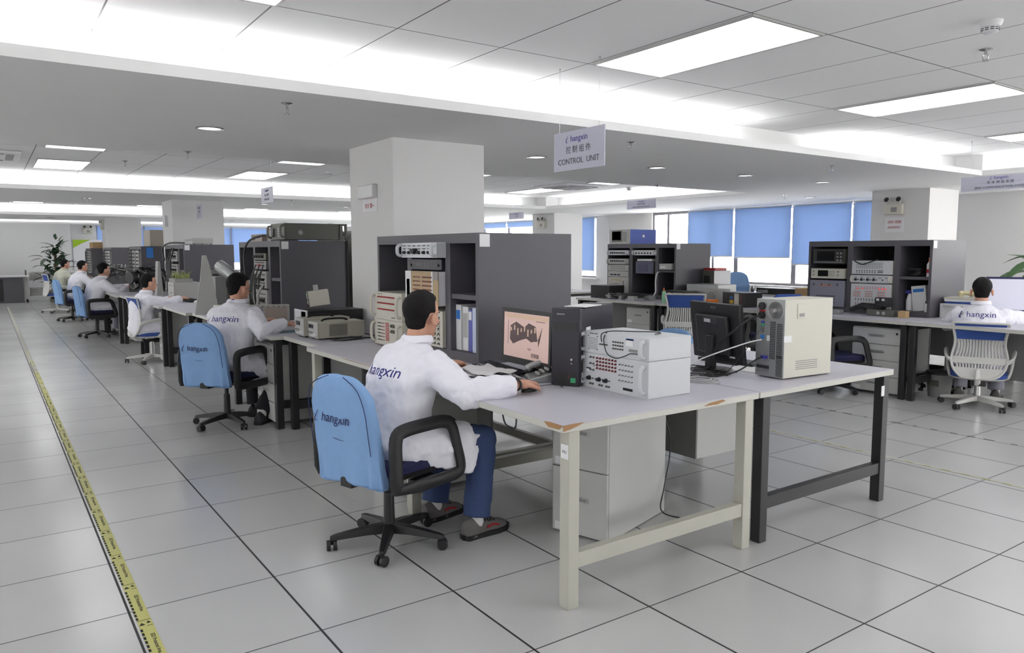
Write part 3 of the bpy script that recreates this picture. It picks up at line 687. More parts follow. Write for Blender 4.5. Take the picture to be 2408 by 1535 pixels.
cable('patch_cable', 'thin black cable hanging down the front of the slim white instrument', [(2.13, .045, 1.083), (2.10, .035, 1.05), (2.09, .0, .985), (2.085, -.07, .968), (2.09, -.13, .985), (2.09, -.165, 1.0), (2.105, -.2, 1.0)], .0028)
# dark computer tower
o = thing('computer_tower', 'dark navy computer tower between the monitor and the white instruments', 'computer', (2.028, .249, TZ), math.radians(30))
MB().bx(.03, .565, -.0775, .0775, 0, .40).out('case', NAVY, o, bevel=.004); MB().bx(0, .03, -.08, .08, .0, .405).out('front_bezel', NAVY, o, bevel=.008)
MB().bx(-.003, .001, -.065, .065, .285, .33).out('drive_door', BLACK, o); MB().bx(-.002, .001, -.06, .06, .0, .075).out('lower_bezel', BLACK, o)
MB().cyl((-.004, -.035, .14), (0, -.035, .14), .006, n=12).out('power_button', SILVER, o); MB().cyl((-.004, -.035, .12), (0, -.035, .12), .004, n=12).out('power_button', SILVER, o)
MB().bx(.10, .17, -.0785, -.0772, .22, .30).out('label_sticker', PAPER, o); MB().bx(-.003, 0, -.058, -.03, .02, .045).out('label_sticker', GREENL, o); MB().bx(-.0032, 0, -.02, -.018, .04, .06).out('indicator', RED, o)
txt('lenovo', .016, SILVER, o, (-.0015, .025, .375), R_X)
MB().bx(.035, .06, -.0787, -.077, .04, .07).out('label_sticker', PAPER, o)
tag(MB().bx(-.1, .1, -.06, .06, 0, .004).out('paper_sheet', PAPER, None, (2.19, .30, TZ+.407), (0, 0, .4)), 'crumpled white sheet lying on top of the dark computer tower', 'paper')
# monitors
SCRN = mat('lit_screen_pinkish', s(196, 168, 160), .3, emit=.4, ecol=s(205, 176, 166)); SCRB = mat('lit_screen_pale', s(190, 190, 205), .3, emit=.7, ecol=s(190, 190, 205))
def monitor(label, x, y, rz, W_=.47, H_=.30, z=TZ, scr=None, tilt=.05, zc=.26, stand=True, bez=None, back=False):
    o = thing('computer_monitor', label, 'monitor', (x, y, z), rz); M4 = Matrix.Translation((0, 0, zc)) @ Matrix.Rotation(tilt, 4, 'Y')
    bez = bez or BLACK
    MB().bx(0, .022, -W_/2, W_/2, -H_/2, H_/2).xf(M4).out('housing', bez, o, bevel=.004)
    MB().bx(.022, .05, -W_*.32, W_*.32, -H_*.38, H_*.3).xf(M4).out('rear_cover', bez, o, bevel=.01)
    f = MB(); b = .021
    f.bx(-.006, 0, -W_/2, W_/2, H_/2-b, H_/2).bx(-.006, 0, -W_/2, W_/2, -H_/2, -H_/2+b*1.8).bx(-.006, 0, -W_/2, -W_/2+b, -H_/2+b*1.8, H_/2-b).bx(-.006, 0, W_/2-b, W_/2, -H_/2+b*1.8, H_/2-b)
    f.xf(M4).out('bezel', bez, o)
    sc = MB().bx(-.002, 0, -W_/2+b, W_/2-b, -H_/2+b*1.8, H_/2-b).xf(M4).out('screen', scr or LENS, o)
    if stand:
        MB().bx(.03, .065, -.035, .035, .01, zc-.02).out('stand_neck', bez, o, bevel=.006)
        MB().lathe([(0, 0), (.115, 0), (.11, .010), (0, .014)], n=32).xf(Matrix.Translation((.03, 0, 0))).out('stand_base', bez, o)
    return o, M4, sc
mo, M4, sc = monitor('black monitor showing an engine drawing in front of the man', 2.075, .66, math.radians(-3), W_=.51, H_=.315, zc=.21, scr=SCRN, tilt=.03)
ENG = mat('engine_picture_dark', s(70, 52, 54), .3, emit=.25, ecol=s(90, 66, 66)); BARC = mat('screen_tan_bar', s(186, 158, 136), .3, emit=.5, ecol=s(186, 158, 136))
MB().bx(-.0028, -.002, -.216, .216, .105, .128).xf(M4).out('menu_bar', BARC, sc)
for pts in ([(-.02, .0), (.02, .06), (.10, .085), (.16, .06), (.165, -.02), (.13, -.045), (.06, -.02)], [(-.12, -.01), (-.10, .07), (-.03, .085), (.01, .06), (.0, .0), (-.06, -.02), (-.08, -.015)], [(-.145, .03), (-.165, .07), (-.145, .0), (-.13, -.04), (-.125, .0)]):
    MB().prism([(a, b) for a, b in pts], 'x', -.0032, -.0021).xf(M4).out('engine_picture', ENG, sc)
for k, (a, b, c_) in enumerate(((.19, .10, .098), (-.02, .06, -.06), (-.03, .05, -.067))): MB().bx(-.003, -.0021, -b, -a if k == 0 else a, c_, c_+.003).xf(M4).out('screen_text', ENG, sc)
for k in range(9): MB().box((-.0036, .15-.035*k, .04+.012*math.sin(k*2.1)), (.0006, .012, .02+.01*(k % 3))).xf(M4).out('engine_detail', BARC, sc)
MB().bx(-.003, -.0021, .185, .187, -.05, .09).xf(M4).out('screen_line', ENG, sc)
t = txt('控制器', .026, ENG, sc, (0, 0, 0), (0, 0, 0)); t.matrix_local = M4 @ Matrix.Translation((-.0035, -.10, -.095)) @ Euler(R_X).to_matrix().to_4x4()
mo2, M4, sc = monitor('black monitor seen from behind beside the beige computer', 3.105, .155, math.radians(166), W_=.47, H_=.34, zc=.228, tilt=.12)
t = txt('AOC', .022, SILVER, mo2, (0, 0, 0), (0, 0, 0)); t.matrix_local = M4 @ Matrix.Translation((.0235, 0, .145)) @ Euler(R_PX).to_matrix().to_4x4()
MB().bx(.05, .0508, -.06, 0, .06, .08).xf(M4).out('label_sticker', PAPER, mo2)
mb = MB()
for k in range(5): mb.bx(.05, .0508, -.07, .06, .09-.008*k, .093-.008*k)
mb.xf(M4).out('fine_print', GINK, mo2); MB().bx(.022, .0235, .12, .17, -.14, -.13).xf(M4).out('label_sticker', PAPER, mo2)
# beige computer seen from behind: its rear faces -X, long side faces the viewer
o = thing('computer_tower', 'beige computer tower on the black-legged table, rear fan toward the left', 'computer', (3.10, -.205, TZ), math.radians(-4))
MB().bx(.004, .40, -.095, .095, .008, .435).out('case', CREAM, o, bevel=.003); MB().bx(0, .004, -.095, .095, .008, .435).out('rear_panel', ALU, o)
for r in (.014, .022, .030, .038, .045): MB().tube([(-.003, -.03+r*math.cos(a), .375+r*math.sin(a)) for a in [2*math.pi*k/28 for k in range(28)]], .0018, 5, closed=True).out('fan_ring', SILVER, o)
MB().cyl((-.0015, -.03, .375), (.0, -.03, .375), .048, n=28).out('fan_opening', BLACK, o); MB().cyl((-.005, -.03, .375), (-.001, -.03, .375), .010, n=14).out('fan_hub', SILVER, o)
for zz in (.395, .345): MB().cyl((-.012, .055, zz), (0, .055, zz), .021, n=16).out('power_socket', BLACK, o)
MB().bx(-.004, 0, .035, .075, .364, .374).out('voltage_switch', RED, o)
for u0, zt, n_ in ((-.005, .31, 22), (-.05, .30, 20)):
    mb = MB()
    for i in range(4):
        for j in range(n_): mb.box((-.0006, u0-i*.0095, zt-j*.0095), (.0014, .0062, .0062))
    mb.out('vent_grid', BLACK, o)
mb = MB()
for i in range(5):
    for j in range(13): mb.box((-.0006, -.05-i*.0082, .125-j*.0088), (.0014, .0055, .0055))
mb.out('vent_grid', BLACK, o)
MB().bx(-.003, 0, .02, .075, .19, .325).out('port_panel', ALU, o)
for zz, mt, hh in ((.30, LOGOB, .012), (.285, GREENL, .012), (.25, SILVER, .03), (.215, BLUEL, .02)): MB().bx(-.006, -.002, .035, .06, zz, zz+hh).out('port', mt, o)
for k in range(5): MB().bx(-.003, 0, .0, .085, .025+.025*k, .042+.025*k).out('slot_cover', SILVER if k != 1 else BLACK, o)
MB().bx(-.02, 0, .01, .045, .105, .122).out('video_plug', LOGOB, o)
MB().bx(.10, .17, -.098, -.095, .33, .41).out('side_latch', CREAM, o, bevel=.002); MB().bx(.115, .155, -.0995, -.0975, .34, .358).out('latch_recess', GREY, o)
for k in range(5): MB().bx(.10, .28, -.0965, -.0948, .05+.011*k, .054+.011*k).out('side_vent', GREY, o)
MB().bx(-.002, 0, -.0, .05, .205, .235).out('label_sticker', PAPER, o); MB().bx(-.001, .06, -.0962, -.0948, .205, .24).out('label_sticker', PAPER, o)
cable('power_cable', 'thick black power lead from the beige computer to the monitor', [(3.08, -.155, 1.13), (3.02, -.14, 1.12), (2.98, -.05, 1.04), (2.97, .05, .95), (2.99, .1, .84), (3.0, .15, .80)], .0065)
cable('signal_cable', 'thin white network cable rising from the desk to the beige computer', [(3.08, -.165, 1.0), (3.0, -.12, .98), (2.86, .03, .90), (2.8, .1, .85), (2.75, .16, .80), (2.70, .22, .797)], .004, WHITE)
cable('signal_cable', 'thin dark cable dropping from the beige computer rear', [(3.08, -.15, 1.05), (3.05, -.12, .98), (3.02, -.06, .88), (2.98, 0, .80), (2.9, .03, .796)], .002)
cable('signal_cable', 'black monitor cable with blue plug at the beige computer', [(3.08, -.175, .905), (3.04, -.16, .89), (2.98, -.10, .83), (2.9, -.03, .796), (2.82, .02, .796), (2.76, .12, .796), (2.84, .2, .80)], .0045)
random.seed(3)
for k in range(5):
    a = [(2.80+random.uniform(-.06, .3), .0+random.uniform(-.06, .28), .794+.003*k) for _ in range(6)]
    cable('loose_cable', 'black cable tangled under the rear-facing monitor', a, .003, group='cables tangled under the rear-facing monitor')
cable('loose_cable', 'grey flat coil of cable lying right of the white instruments', [(2.72+.09*math.cos(t_)*(1-.03*t_), -.06+.12*math.sin(t_)*(1-.03*t_), .793+.0008*t_) for t_ in [k*.55 for k in range(36)]], .0032, LGREY, k=2)
instr('keyboard', 'black keyboard behind the rear-facing monitor', 'keyboard', 3.32, .28, TZ, .42, .15, .022, BLACK, BLACK)
tag(MB().bx(-.15, .15, -.11, .11, 0, .006).out('paper_stack', PAPER, None, (3.3, .05, TZ), (0, 0, .2)), 'white papers on the table behind the beige computer', 'paper')
tag(MB().bx(-.09, .09, -.05, .05, 0, .022).out('white_box', WHITE, None, (2.93, .31, TZ+.02), (0, 0, .5)), 'small white box lying behind the black monitor back', 'box')
# phone, mouse, keyboard, papers in front of the man
o = thing('desk_phone', 'grey corded desk phone left of the dark computer tower', 'phone', (2.055, .455, TZ), math.radians(-24))
MB().prism([(-.10, 0), (.10, 0), (.10, .055), (.06, .06), (-.10, .022)], 'y', -.085, .085).out('phone_base', ALU, o, bevel=.006)
MB().tube(smoothpath([(-.09, .055, .055), (-.06, .055, .075), (0, .055, .088), (.06, .055, .095), (.10, .055, .085)], 4), [.021]*3+[.017]*11+[.021]*3, 10).out('handset', ALU, o)
for i in range(4):
    for j in range(3): MB().box((-.05+i*.026, -.055+j*.025, .045+.011*i), (.015, .016, .014)).out('button', LGREY, o, bevel=.003)
MB().bx(.055, .095, -.07, .02, .06, .064).out('display', LENS, o)
def keyboard(label, x, y, rz, kc=BLACK, mt=BLACK, z=TZ):
    o = thing('keyboard', label, 'keyboard', (x, y, z), rz); MB().prism([(-.08, 0), (.08, 0), (.08, .026), (-.08, .014)], 'y', -.22, .22).out('keyboard_base', mt, o, bevel=.003)
    mb = MB()
    for i in range(5):
        for j in range(20): mb.box((-.06+i*.026, -.2+j*.021, .02+.0038*i), (.02, .017, .008))
    mb.out('keys', kc, o); return o
keyboard('black keyboard with its end beside the papers of the man in front', 2.0, .84, math.radians(-8), mat('key_dark', s(48, 48, 56), .5), NAVY)
def mouse(label, x, y, rz, mt=BLACK, z=TZ+.003):
    o = thing('computer_mouse', label, 'mouse', (x, y, z), rz)
    MB().ell((0, 0, .004), (.055, .031, .03), n=24, k=14, f=lambda d: 1 if d.z > 0 else .999).xf(Matrix.Translation((0, 0, 0))).out('shell', mt, o)
    MB().cyl((.025, -.004, .027), (.025, .004, .027), .01, n=12).out('wheel', GREY, o); return o
mouse('black computer mouse under the right hand of the man in front', 1.795, .245, .25)
cable('mouse_cable', 'thin black mouse cable curling on the desk beside the dark tower', [(1.85, .26, .805), (1.97, .30, .796), (2.0, .26, .795), (1.98, .21, .795), (1.93, .235, .83)], .002)
o = thing('notebook', 'open white ring-bound notebook beside the elbow of the man in front', 'notebook', (1.85, .72, TZ), math.radians(-6))
for k, (dx, dy, a) in enumerate(((0, 0, 0), (.01, -.01, .1), (-.02, .015, -.08), (.0, .02, .05))):
    mb = MB(); n_ = 8
    vs = [(-.11+.22*i/n_, -.16+.32*j/n_, .005+.012*k+.008*math.sin(i*1.3+j*.8+k)) for i in range(n_+1) for j in range(n_+1)]
    q = lambda i, j: i*(n_+1)+j
    mb.add(vs+[(a_, b_, c_-.004) for a_, b_, c_ in vs], [(q(i, j), q(i+1, j), q(i+1, j+1), q(i, j+1)) for i in range(n_) for j in range(n_)]+[(q(i, j)+81, q(i, j+1)+81, q(i+1, j+1)+81, q(i+1, j)+81) for i in range(n_) for j in range(n_)])
    mb.xf(Matrix.Translation((dx, dy, 0)) @ Matrix.Rotation(a, 4, 'Z')).out('page', PAPER, o)
for k in (0, 1): MB().tube([(.02+.014*math.cos(t_), .10+.03*k, .045+.014*math.sin(t_)) for t_ in [2*math.pi*i/16 for i in range(16)]], .0015, 5, closed=True).out('binder_ring', CHROME, o)
cable('under_desk_cable', 'black cable loop hanging below the nearest table edge', [(1.50, .05, .745), (1.50, .03, .705), (1.50, -.01, .695), (1.50, -.05, .70), (1.50, -.06, .745)], .004)
cable('mains_cable', 'black power cord with plug hanging behind the two-drawer cabinet to the floor', [(2.66, .30, .74), (2.70, .22, .6), (2.74, .18, .45), (2.74, .18, .3), (2.66, .14, .16), (2.60, .10, .05), (2.68, .03, .012), (2.72, -.02, .012)], .004)
tag(MB().box((0, 0, .012), (.05, .025, .022)).out('power_plug', BLACK, None, (2.74, -.04, 0), (0, 0, -.8), bevel=.004), 'black plug lying on the floor behind the nearest table stretcher', 'plug')
tag(MB().bx(-.12, .12, -.18, .18, 0, .10).out('power_box', BLACK, None, (1.95, 2.2, .65)), 'black box fixed under the worn table edge', 'box')
# ---- inside the largest cabinet
def inst(*a, **k): return instr(*a, **k)
c0 = 1.12
RJ = [T(0, .08, .165, 11, 3, .026, .045, .0055, RED, .012), ('rows', .06, .186, 6, 1, .016, .01, .008, .003, INK), ('plate', .375, .06, .004, .08, RED), ('rows', .30, .02, 3, 1, .02, .01, .01, .005, INK)]
inst('rack_instrument', 'cream rack panel with three rows of red jacks, lower left in the largest cabinet', 'instrument', 1.985, 2.25, .99, .46, .45, .20, CREAM, CREAM, RJ, handles=(.007, .02))
inst('rack_instrument', 'cream rack panel with a red bar block under the red-jack panel in the largest cabinet', 'instrument', 1.985, 2.25, .80, .46, .45, .188, CREAM, CREAM,
     [('rows', .07, .16, 2, 6, .03, .025, .024, .006, INK), ('rows', .13, .16, 2, 6, .03, .025, .02, .006, DRED), ('rows', .22, .165, 1, 11, .03, .0125, .055, .007, RED), T(0, .30, .15, 2, 2, .03, .04, .012, GUN, .015), ('rows', .37, .12, 1, 3, .02, .03, .014, .014, INK)], handles=(.007, .02))
cy = 1.755
inst('rack_instrument', 'silver instrument with white handles and black knobs at the top of the largest cabinet', 'instrument', 1.98, cy, 1.445, .50, .40, .10, COATED, COATED,
     [T(0, .055, .035, 6, 1, .07, .02, .011, BLACK, .02), ('rows', .05, .08, 6, 2, .07, .02, .04, .006, GINK), T(0, .19, .045, 2, 1, .03, .02, .017, BLACK, .03)], handles=(.008, .012))
inst('rack_instrument', 'dark slim rack instrument under the white-handled one in the largest cabinet', 'instrument', 2.03, cy, 1.365, .45, .40, .07, NAVY, NAVY, [('rows', .05, .05, 12, 2, .03, .02, .012, .006, GREY), T(0, .03, .03, 2, 1, .38, .02, .009, BLACK)])
inst('module_rack', 'tan panelled module rack with rows of dark buttons in the largest cabinet', 'instrument', 2.00, cy, 1.13, .46, .40, .225, WHITE, TAN,
     [('rows', .115, .185, 6, 7, .018, .028, .010, .008, DRED), ('rows', .25, .185, 8, 7, .018, .028, .011, .010, DRED), ('plate', 0, .0, .085, .225, WHITE), ('plate', .02, .05, .045, .12, BLACK), ('plate', .37, .0, .02, .225, WHITE), ('plate', .40, .17, .06, .055, GREY)])
inst('rack_instrument', 'cream lower rack panel beside the head of the man in front', 'instrument', 2.03, cy, .855, .46, .40, .24, CREAM, CREAM, [('rows', .30, .2, 5, 7, .03, .03, .008, .008, GUN), T(0, .36, .19, 2, 6, .05, .033, .007, GUN)])
o = cable('coiled_cable', 'coil of grey cable on the shelf of the largest cabinet', [(2.25+.08*math.cos(k*.7), 1.24+.07*math.sin(k*.7), 1.223+.003*k) for k in range(24)], .005, GREY, k=2)
def binder(x, y, z, t_, h, d, mt, label, sp=None, grp=None, rz=0):
    o = thing('ring_binder', label, 'binder', (x, y, z), rz, grp)
    MB().bx(0, d, -t_/2, t_/2, 0, h).out('cover', mt, o, bevel=.003)
    if sp: MB().bx(-.0012, 0, -t_*.38, t_*.38, h*sp[0], h*sp[1]).out('spine_label', sp[2], o)
    return o
binder(2.09, 1.425, .85, .062, .295, .24, WHITE, 'white binder with a bright blue square on its spine, leftmost in the cabinet', (.68, .88, BLUEL))
binder(2.10, 1.355, .85, .066, .285, .24, WHITE, 'thick white binder with pale printed spine, second in the cabinet', (.3, .85, LGREY))
binder(2.10, 1.295, .85, .045, .27, .24, mat('violet_binder', s(96, 100, 178), .5), 'violet-blue binder between white ones in the largest cabinet', (.75, .95, PAPER))
binder(2.09, 1.225, .85, .06, .285, .24, mat('pale_blue_binder', s(196, 206, 226), .5), 'pale blue binder at the right end of the lower cabinet shelf')
# ---- power supplies and the rest on the second station
def psu(label, x, y, rz=0, W_=.20, D=.40, H=.14, vent=True):
    o = instr('power_supply', label, 'power supply', x, y, TZ, W_, D, H, PUTTY, LGREY, [('screen', .015, H*.62, .10, H*.22, LENS), T(0, .03, H*.38, 3, 1, .03, .02, .007, GREY, .012), T(0, .03, H*.2, 3, 1, .03, .02, .006, WHITE, .01), T(0, .15, H*.25, 1, 1, .02, .02, .016, WHITE, .018)], rz=rz, feet=True, bev=.004)
    if vent:
        mb = MB()
        for i in range(18):
            for j in range(9): mb.box((.10+i*.0085, -W_/2+.0005, .03+j*.0105+(.005 if i % 2 else 0)), (.0045, .006, .0045))
        mb.out('side_vent', GUN, o)
    MB().tube(smoothpath([(.07, 0, H), (.10, 0, H+.016), (.18, 0, H+.02), (.26, 0, H+.016), (.29, 0, H)], 4), .007, 8, sy=1.5).out('carry_handle', BLACKM, o); return o
psu('nearest beige bench power supply with perforated side', 1.715, 3.06, W_=.21)
psu('second beige power supply with orange and blue stickers behind the nearest one', 1.69, 3.30, W_=.20, H=.155, vent=False)
tag(MB().bx(-.001, 0, 0, .02, 0, .02).out('round_sticker', BLUEL, None, (1.85, 3.198, .90), (0, 0, -math.pi/2)), 'blue sticker on the side of the second power supply', 'sticker')
o = thing('open_chassis', 'white-rimmed open black chassis behind the beige power supplies', 'chassis', (1.79, 3.53, TZ), 0)
mb = MB(); mb.bx(0, .5, -.14, -.13, 0, .2).bx(0, .5, .13, .14, 0, .2).bx(0, .5, -.13, .13, 0, .01).bx(0, .5, -.13, .13, .19, .2)
mb.out('shell', BLACKM, o); f = MB(); f.bx(-.012, 0, -.15, -.13, 0, .205).bx(-.012, 0, .13, .15, 0, .205).bx(-.012, 0, -.13, .13, 0, .012).bx(-.012, 0, -.13, .13, .193, .205).out('rim', WHITE, o); MB().bx(-.008, -.001, .0, .13, .012, .193).out('panel', COATED, o)
o = instr('testing_instrument', 'small tilted instrument with a green light behind the power supplies', 'instrument', 1.88, 3.60, TZ+.222, .14, .18, .13, CREAM, BLACK, [('plate', .02, .02, .12, .10, CREAM), T(0, .04, .06, 3, 2, .035, .04, .008, BLACK, .01)], rz=-.3)
o.rotation_euler = (0, -.12, -.3); MB().cyl((-.004, -.035, .11), (.0, -.035, .11), .012, n=12).out('green_light', LEDG, o); MB().bx(.06, .1, -.02, .02, .13, .18).out('top_knob_block', LGREY, o)
for k, pts in enumerate(([(1.95, 2.98, .80), (2.06, 2.9, .797), (2.02, 2.83, .797), (1.86, 2.80, .797), (1.8, 2.9, .797), (1.95, 2.94, .797), (2.2, 2.75, .80)], [(2.1, 3.1, .83), (2.15, 2.98, .81), (2.2, 2.82, .80), (2.3, 2.70, .80)])):
    cable('power_cable', ('black cable looping on the table in front of the nearest power supply', 'black power lead running from the power supply to the first cabinet')[k], pts, .006)
o = instr('module_box', 'beige flat module standing upright at the left of the open chassis', 'module', 1.72, 4.36, TZ, .46, .07, .20, CREAM, LGREY, [('plate', .02, .02, .20, .16, GREY), ('plate', .24, .02, .20, .16, mat('tan_grey', s(170, 156, 146), .6)), ('rows', .03, .185, 9, 1, .048, .01, .008, .008, INK), ('plate', .25, .0, .14, .018, ORANGE)], rz=math.radians(68))
o = thing('junction_box', 'dark camera-like gadget between the flat module and open chassis', 'gadget', (1.98, 3.84, TZ)); MB().bx(-.05, .08, -.06, .06, 0, .1).out('body', BLACK, o, bevel=.01); MB().cyl((-.02, .02, .1), (-.05, .04, .16), .04, .03).out('barrel', LGREY, o)
tag(MB().bx(-.14, .14, -.10, .10, 0, .003).out('work_mat', mat('blue_green_mat', s(110, 140, 150), .7), None, (1.70, 3.75, TZ)), 'blue-green mat under the hand of the man with glasses', 'mat')
# second cabinet contents
X2 = 2.03; Y2 = 4.85
def module(x, y, z, w_, h, label, mt=LGREY, feats=(), name='rack_module'): return instr(name, label, 'instrument', x, y, z, w_, .35, h, mt, mt, feats)
for k, (zz, hh, mt, l) in enumerate(((1.40, .07, GUN, 'dark grey slim rack unit at the top of the second cabinet'), (1.30, .09, GREY, 'grey rack unit with a red display in the second cabinet'), (1.10, .18, LGREY, 'grey connector panel with black plugs in the second cabinet'), (.86, .22, LGREY, 'grey cabled panel at the bottom of the second cabinet'))):
    module(X2, Y2+.63, zz, .42, hh, l, mt, [('rows', .05, hh*.8, 9, 1+k, .038, hh/(2+k), .016, .012, INK)]+([('screen', .12, .03, .12, .03, RED)] if k == 1 else [T(0, .06, hh*.5, 4, 1+k//2, .09, .07, .014, BLACK, .03)]))
module(X2+.02, Y2+1.19, .86, .5, .30, 'tall pale rack unit at the left of the second cabinet', GREY, [('rows', .05, .25, 8, 5, .05, .05, .02, .02, GUN)])
for k in range(8):
    y_ = Y2+.45+.045*k; random.seed(k)
    cable('patch_cable', 'black patch cable drooping across the second cabinet front', [(X2-.02, y_, 1.35-.04*(k % 3)), (X2-.07, y_-.02, 1.2), (X2-.08, y_+random.uniform(-.06, .06), 1.0), (X2-.05, y_+random.uniform(-.06, .06), .87)], .006, group='patch cables drooping across the second cabinet')
cable('thick_cable', 'thick black hose arching from the top of the second cabinet to the desk', [(2.15, 5.35, 1.64), (2.08, 5.55, 1.66), (2.0, 5.78, 1.60), (1.97, 5.86, 1.45), (1.96, 5.78, 1.2), (1.93, 5.55, 1.0), (1.9, 5.45, .85)], .012)
cable('thick_cable', 'black cable running over the top of the second cabinet and down its side', [(2.2, 5.2, 1.672), (2.5, 4.9, 1.672), (2.74, 4.84, 1.67), (2.76, 4.835, 1.55), (2.76, 4.835, 1.2), (2.76, 4.835, .83)], .011)
cable('ribbed_hose', 'pale ribbed cable hanging at the right of the second cabinet panels', [(1.98, 5.22, 1.15), (1.93, 5.24, 1.05), (1.93, 5.27, .95), (1.92, 5.33, .85)], .014, LGREY)
binder(2.12, 4.93, 1.22, .07, .26, .24, PAPER, 'white and violet folder on the upper shelf of the second cabinet', (.1, .45, LOGOB))
o = instr('signal_analyzer', 'large grey instrument with end handles on top of the second cabinet', 'instrument', 2.09, 5.04, 1.612, .44, .62, .165, GUN, GUN, [('screen', .03, .03, .16, .085, LENS), ('rows', .23, .11, 5, 4, .035, .025, .02, .014, LGREY)], handles=(.008, .01))
MB().cyl((.16, -.222, .07), (.16, -.232, .07), .028, n=20).out('side_hub', GREY, o); MB().cyl((.16, -.232, .07), (.16, -.236, .07), .014, n=20).out('side_hub', LGREY, o)
f = MB(); 
for a in (.585, .64): f.bx(a, a+.022, -.235, -.21, 0, .165)
f.bx(.60, .65, -.235, -.21, 0, .02).bx(.60, .65, -.235, -.21, .058, .08).bx(.60, .65, -.235, -.21, .145, .165).out('rear_handle', GUN, o)
instr('small_unit', 'slim grey unit with a pink top left of the large top-shelf instrument', 'instrument', 2.12, 5.42, 1.60, .12, .3, .13, GREY, GREY, [('plate', .0, .115, .12, .015, DRED)])
instr('small_unit', 'brown-grey unit with a dark square at the left top of the second cabinet', 'instrument', 2.14, 5.95, 1.60, .42, .4, .085, mat('warm_grey', s(140, 126, 122), .5), mat('warm_grey2', s(150, 136, 130), .5), [('screen', .08, .02, .07, .045, BLACK), ('rows', .2, .05, 4, 1, .04, .02, .018, .02, LOGOB)])
# leaning plate, lens gadget, etc. between second and third stations
o = thing('white_plate', 'tall leaning white wedge-shaped plate at the left of the man with glasses', 'plate', (1.60, 6.1, TZ), -.12)
MB().prism([(-.12, 0), (.14, 0), (.05, .56), (.02, .66), (-.02, .66), (-.05, .40)], 'y', -.015, .015).out('plate_body', LGREY, o, smooth=False)
o = thing('machine_part', 'silver round machined part beside the leaning white plate', 'machine part', (1.78, 6.2, TZ)); MB().tube([(0, 0, .55), (.05, -.08, .49), (.10, -.16, .42)], [.065, .075, .06], 20).out('drum', ALU, o); MB().bx(-.06, .06, -.06, .1, .0, .42).out('support', GREY, o)
o = thing('lens_device', 'dark round-fronted device behind the head of the man with glasses', 'device', (2.0, 6.9, TZ)); MB().tube([(-.12, -.15, .38), (0, 0, .40), (.2, .25, .38)], [.09, .105, .09], 24).out('barrel', BLACKM, o); MB().cyl((-.14, -.175, .38), (-.115, -.145, .38), .06, n=24).out('lens', LENS, o); MB().bx(-.1, .1, -.1, .1, 0, .3).out('support', GUN, o)
MB().tube([(-.125, -.155, .38), (-.135, -.167, .38)], [.082, .082], 24).out('lens_ring', GUN, o)
o = thing('bench_box', 'cream metal box at the table end beside the man with glasses', 'box', (1.58, 5.2, TZ)); MB().bx(0, .35, 0, .5, 0, .13).out('casing', CREAM, o, bevel=.006); MB().tube(smoothpath([(-.004, .46, .02), (-.03, .46, .03), (-.03, .46, .09), (-.004, .46, .10)], 3), .006, 8).out('handle', CHROME, o)
# third station
X3, Y3 = 2.03, 9.35
for k, (zz, hh, l) in enumerate(((1.34, .16, 'pale connector panel at the top of the third cabinet'), (1.12, .18, 'white-plugged panel in the middle of the third cabinet'), (.86, .22, 'pale cabled panel at the bottom of the third cabinet'))):
    module(X3, Y3+.63, zz, .44, hh, l, LGREY, [('rows', .05, hh*.8, 8, 3, .045, hh/4, .02, .016, INK), T(0, .08, hh*.5, 4, 1, .09, .07, .018, BLACK, .03)])
for k in range(6):
    y_ = Y3+.5+.06*k
    cable('patch_cable', 'dark cable drooping across the third cabinet front', [(X3-.02, y_, 1.55-.05*(k % 3)), (X3-.08, y_+.05, 1.3), (X3-.08, y_-.06, 1.05), (X3-.05, y_+.05, .87)], .009, group='cables drooping across the third cabinet')
cable('thick_cable', 'black cable arching up to the slim device on the third cabinet', [(2.0, 10.6, 1.35), (2.0, 10.7, 1.55), (2.05, 10.4, 1.63), (2.2, 10.0, 1.63)], .014)
binder(2.1, 9.52, 1.20, .1, .33, .24, PAPER, 'white and pale violet folder on the shelf of the third cabinet', (.1, .9, mat('pale_violet', s(180, 178, 200), .6)))
instr('slim_recorder', 'slim pale grey device on top of the third cabinet', 'instrument', 2.2, 9.75, 1.60, .62, .3, .10, LGREY, LGREY, [('plate', .12, .06, .45, .02, GREY)], feet=True)
o = instr('small_case', 'small pale cabinet with round handle standing right of the third man', 'instrument', 1.80, 9.1, TZ, .42, .35, .26, LGREY, LGREY, [('rows', .08, .21, 8, 1, .035, .02, .02, .008, GREY), ('plate', .2, .1, .06, .015, GINK)])
o = thing('potted_grass', 'tray of yellow-green leaves on the pale case beside the third man', 'plant', (1.95, 9.15, TZ+.26)); MB().bx(-.12, .12, -.22, .22, 0, .05).out('tray', GREY, o)
mb = MB(); random.seed(5)
for k in range(46):
    a = random.uniform(-.1, .1); b = random.uniform(-.2, .2); mb.tube([(a, b, .05), (a+random.uniform(-.03, .03), b+random.uniform(-.03, .03), .09), (a+random.uniform(-.07, .07), b+random.uniform(-.07, .07), .11+random.random()*.06)], [.006, .006, .001], 4)
mb.out('foliage', mat('yellow_green_leaf', s(140, 150, 90), .6), o)
keyboard('dark keyboard under the hand of the third man', 1.95, 8.55, .1); mouse('white mouse pad gadget near the third man', 1.98, 8.25, 0, WHITE)
monitor('dark flat monitor seen from the side in front of the third man', 2.16, 8.3, math.radians(10), W_=.42, H_=.36, zc=.27)
tag(MB().bx(-.1, .1, -.14, .14, 0, .004).out('paper_sheet', PAPER, None, (1.65, 8.95, TZ), (0, 0, .3)), 'white sheet on the desk beside the third man', 'paper')
